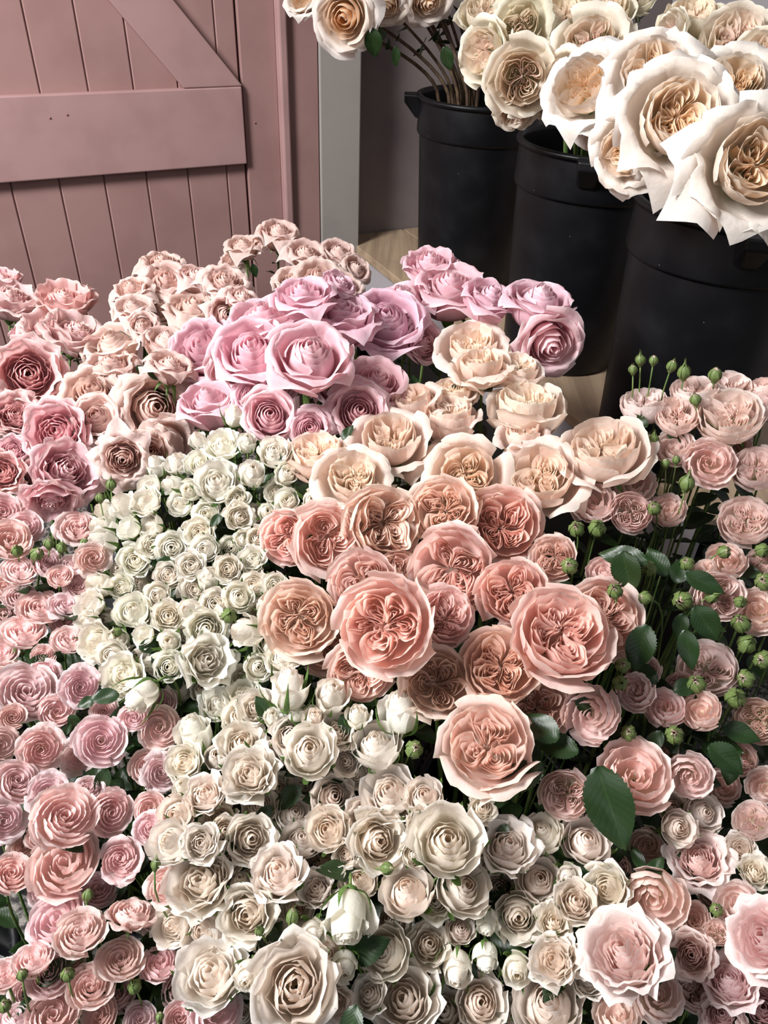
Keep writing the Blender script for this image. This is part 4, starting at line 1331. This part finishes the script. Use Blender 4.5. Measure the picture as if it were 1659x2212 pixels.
for it in items:
    me, w_, m = where(it)
    size = '' if it['key'] in ('green', 'creambud', 'lilac', 'dusty_back', 'ohara') else ('small ' if it['d'] < 66 else ('big ' if it['d'] > 140 else ''))
    f = facing(it['ax'], it['ay'])
    nn = it['noun']
    if me: it['label'] = f"{nn}, {me}" if len(f"{nn}, {me}".split()) <= 16 else me
    else: it['label'] = f"{size}{nn} {f}, {w_} {m}"
    if it['key'] in ('cream', 'ivory') and it['d'] < 76 and (abs(it['ax']) > .15 or it['ay'] > .15) and (int(it['x'] * 7 + it['y'] * 3) % 5) < 2: it['kind'] = 'bud'
    L_ = it['label'].split()
    if len(L_) > 16: it['label'] = f"{nn}, {w_} {m}"
    seen.setdefault(it['label'], []).append(it)
ORD = {2: None, 3: ['first', 'middle', 'last']}
for lab, its in seen.items():
    if len(its) > 1:
        xs_ = [i['x'] for i in its]; ys_ = [i['y'] for i in its]; horiz = (max(xs_) - min(xs_)) > (max(ys_) - min(ys_)); its.sort(key=lambda i: i['x'] if horiz else i['y'])
        if len(its) == 2: names = ['leftmost', 'rightmost'] if horiz else ['upper', 'lower']
        elif len(its) == 3: names = ['leftmost', 'middle', 'rightmost'] if horiz else ['uppermost', 'middle', 'lowest']
        else: names = [('leftmost', 'second from left', 'third from left', 'fourth from left', 'fifth from left', 'sixth from left', 'seventh from left') if horiz else ('topmost', 'second from top', 'third from top', 'fourth from top', 'fifth from top', 'sixth from top', 'seventh from top')][0][:len(its) - 1]; names = list(names) + ['rightmost' if horiz else 'lowest']
        for i_, nm in zip(its, names):
            l2 = f"{nm} {i_['label']}"; i_['label'] = l2 if len(l2.split()) <= 16 else l2.replace(' face-on', '').replace(' facing us', '').replace('many-petalled ', '').replace(' with curled pointed petals', '').replace('seen from the side', 'side-on').replace('small ', '')

# ---------------------------------------------------------------- building them
VIEW = M3 @ Vector((0, 0, 1))
def axis_of(ax, ay, P):
    if ay > .25: ay *= 1.3
    elif abs(ay) < .12 and abs(ax) < .12: ax += .25 * math.sin(P.x * 917); ay += .12 + .2 * math.sin(P.y * 1311)
    toc = (CAM - P).normalized(); rx = (M3 @ Vector((1, 0, 0))); rx = (rx - rx.dot(toc) * toc).normalized(); uy = toc.cross(rx).normalized()
    m = ax * ax + ay * ay; 
    if m > .78: k = math.sqrt(.78 / m); ax *= k; ay *= k; m = .78
    return (rx * ax + uy * ay + toc * math.sqrt(1 - m)).normalized()
TINT = {'garden': .10, 'mauve': .12, 'pink': .10, 'blush': .08, 'cream': .05, 'ivory': .07, 'pale': .07, 'dusty': .08, 'lilac': .07}
PINKER = {(830, 1350), (785, 1260), (1086, 1135), (977, 1230), (1213, 1368), (962, 1332), (622, 1160), (1108, 1280)}
for idx, it in enumerate(items):
    rnd = random.Random(idx * 7 + 3); P = it['P']; A_ = axis_of(it['ax'] * (1.35 if it['key'] == 'cream' else 1), it['ay'] * (1.35 if it['key'] in ('lilac', 'dusty', 'mauve') and it['ay'] > .2 else 1), P); dep_ = it['dep']
    s = it['d'] * .56 * dep_ / F * {'gbud': 1.22, 'bud': 1.12, 'spray': 1.07, 'ball': .91, 'globe': .95, 'garden': .98, 'cup': 1.0, 'ohara': .92, 'tea': 1.06, 'dusty': 1.03, 'frilly': 1.0}[it['kind']]
    q = A_.to_track_quat('Z', 'Y').to_matrix().to_4x4()
    TR = Matrix.Translation(P) @ q @ Matrix.Rotation(rnd.uniform(0, 6.3), 4, 'Z') @ Matrix.Diagonal((s * rnd.uniform(.95, 1.05), s * rnd.uniform(.95, 1.05), s * rnd.uniform(.95, 1.05) * {'tea': 1.22, 'cup': 1.2, 'spray': 1.15, 'dusty': 1.15, 'frilly': 1.1, 'globe': 1.12}.get(it['kind'], 1.0), 1))
    foot, mid = foot_for(it, rnd)
    root = tag(empty(it['oname'], foot), it['label'], 'rosebud' if it['oname'] == 'rosebud' else 'rose', it['grp'])
    tv = TINT.get(it['key'], .05); br = rnd.uniform(1 - tv, 1.0)
    base_t = (1, 1, 1)
    if it['key'] == 'garden': base_t = (1, .945, .955) if (int(it['x']), int(it['y'])) in PINKER else (1, .985, .97)
    if it['key'] == 'lilac' and it['y'] < 700: base_t = (.96, .93, .97)
    if it['key'] == 'top' and it['y'] < 60: base_t = (.97, .98, .93)
    gr = rnd.uniform(1 - tv * .7, 1.0); bl = gr * rnd.uniform(1 - tv * .6, 1.0 if it['key'] not in ('mauve', 'pink', 'lilac') else 1.03)
    colr = (br * base_t[0], br * gr * base_t[1], br * bl * base_t[2], 1)
    inv_ = Matrix.Translation(-foot)
    def part(name, me, mat, c=None, X=None):
        o = obj(name, me, mat, root, c); o.matrix_local = inv_ @ (X if X is not None else TR); return o
    if it['kind'] == 'gbud':
        g_ = GBUD[idx % 3]; part('closed_bud', g_[0], M_BUD)
        if idx % 3 != 1: part('petal_tip', g_[1], MP['blush'], (1, .8, .8, 1))
        zb = -1.0
    else:
        var = KINDS[it['kind']]; hm, pet = var[it.get('var', rnd.randrange(len(var)))]
        for me in [hm] + pet:
            if not me.materials: me.materials.append(MP[it['mat']])
        h = part('rose_heart', hm, None, colr); hs = [h] + [part('petal', pm, None, colr) for pm in pet]
        for o in hs: o.material_slots[0].link = 'OBJECT'; o.material_slots[0].material = MP[it['mat']]
        cal = CALYX_BUD[idx % 2] if it['kind'] == 'bud' else (CALYX_HUG[idx % 3] if it['kind'] == 'spray' else CALYX[idx % 3])
        part('calyx', cal, M_CALYX); zb = -1.02 if it['kind'] == 'bud' else -.88
    b0 = TR @ Vector((0, 0, zb)); stem_r = .0034 if it['key'] == 'back' else .0011 if it['kind'] == 'gbud' else (.0017 if it['d'] * dep_ / F < .062 else .0026)
    L_ = (b0 - mid).length
    p2 = mid + Vector((0, 0, L_ * .25)); p1 = b0 - A_ * min(.08, L_ * .3)
    pts = bez(b0, p1, p2, mid, 14) + [mid.lerp(foot, .5), foot]
    v_, f_ = tube(pts, [stem_r * (.85 + .5 * k / 15) for k in range(16)], 6)
    so = obj('stem', mesh_from('stem', [p - foot for p in v_], f_), M_WOODSTEM if it['key'] == 'back' else M_STEM, root); so.color = (.42, .30, .26, 1) if it['key'] == 'back' else (1, 1, 1, 1)
    # leaves on the upper stem
    if it['kind'] != 'gbud':
        nl = 8 if it['key'] == 'blush' else 5
        for k in range(nl):
            t = min(.9, rnd.uniform(.06, .20) + .6 * k / nl); i0 = int(t * 13); pp = pts[i0]; tan = (pts[i0] - pts[i0 + 1]).normalized()
            side = Vector((rnd.uniform(-1, 1), rnd.uniform(-1, 1), 0)); side = (side - side.dot(tan) * tan).normalized()
            yv = (side + tan * rnd.uniform(.2, .8)).normalized(); zv = (tan - tan.dot(yv) * yv).normalized(); xv = yv.cross(zv); ls = rnd.uniform(.028, .045)
            X = Matrix.Translation(pp) @ Matrix((xv, yv, zv)).transposed().to_4x4() @ Matrix.Scale(ls, 4)
            part('leaf', LEAVES[rnd.randrange(3)], M_LEAF, (rnd.uniform(.7, 1.1),) * 3 + (1,), X).parent = so
    it['root'] = root; it['stem'] = so; it['inv'] = inv_
# the leaves one can see clearly belong to the bloom nearest to them
for k, ln in enumerate(LEAFS.strip().split('\n')):
    x, y, L_, dx, dy, tilt = map(float, ln.split())
    if L_ == 0: continue
    it = min(items, key=lambda i: math.hypot(i['x'] - x, i['y'] - y) + (200 if i['kind'] == 'gbud' else 0)); d_ = min(canopy(x, y), it['dep'] + .01) + (-.035 if L_ >= 90 else .004) if not it['fixed'] else it['dep']
    P = at(x, y, d_); toc = (CAM - P).normalized(); rx = M3 @ Vector((1, 0, 0)); rx = (rx - rx.dot(toc) * toc).normalized(); uy = toc.cross(rx)
    yv = (rx * dx + uy * dy).normalized(); rnd = random.Random(k)
    zv = (toc + rx * rnd.uniform(-.35, .35) + uy * (rnd.uniform(0, .5) + tilt)).normalized(); zv = (zv - zv.dot(yv) * yv).normalized(); yv = (yv - toc * .15).normalized(); zv = (zv - zv.dot(yv) * yv).normalized(); xv = yv.cross(zv)
    X = Matrix.Translation(P) @ Matrix((xv, yv, zv)).transposed().to_4x4() @ Matrix.Scale(L_ * d_ / F, 4)
    o = obj('leaf', LEAVES[k % 3], M_LEAF, it['stem']); o.matrix_local = it['inv'] @ X; o.color = (1, 1, 1, 1)
print('blooms', len(items), 'labels', len(set(i['label'] for i in items)), 'maxwords', max(len(i['label'].split()) for i in items))
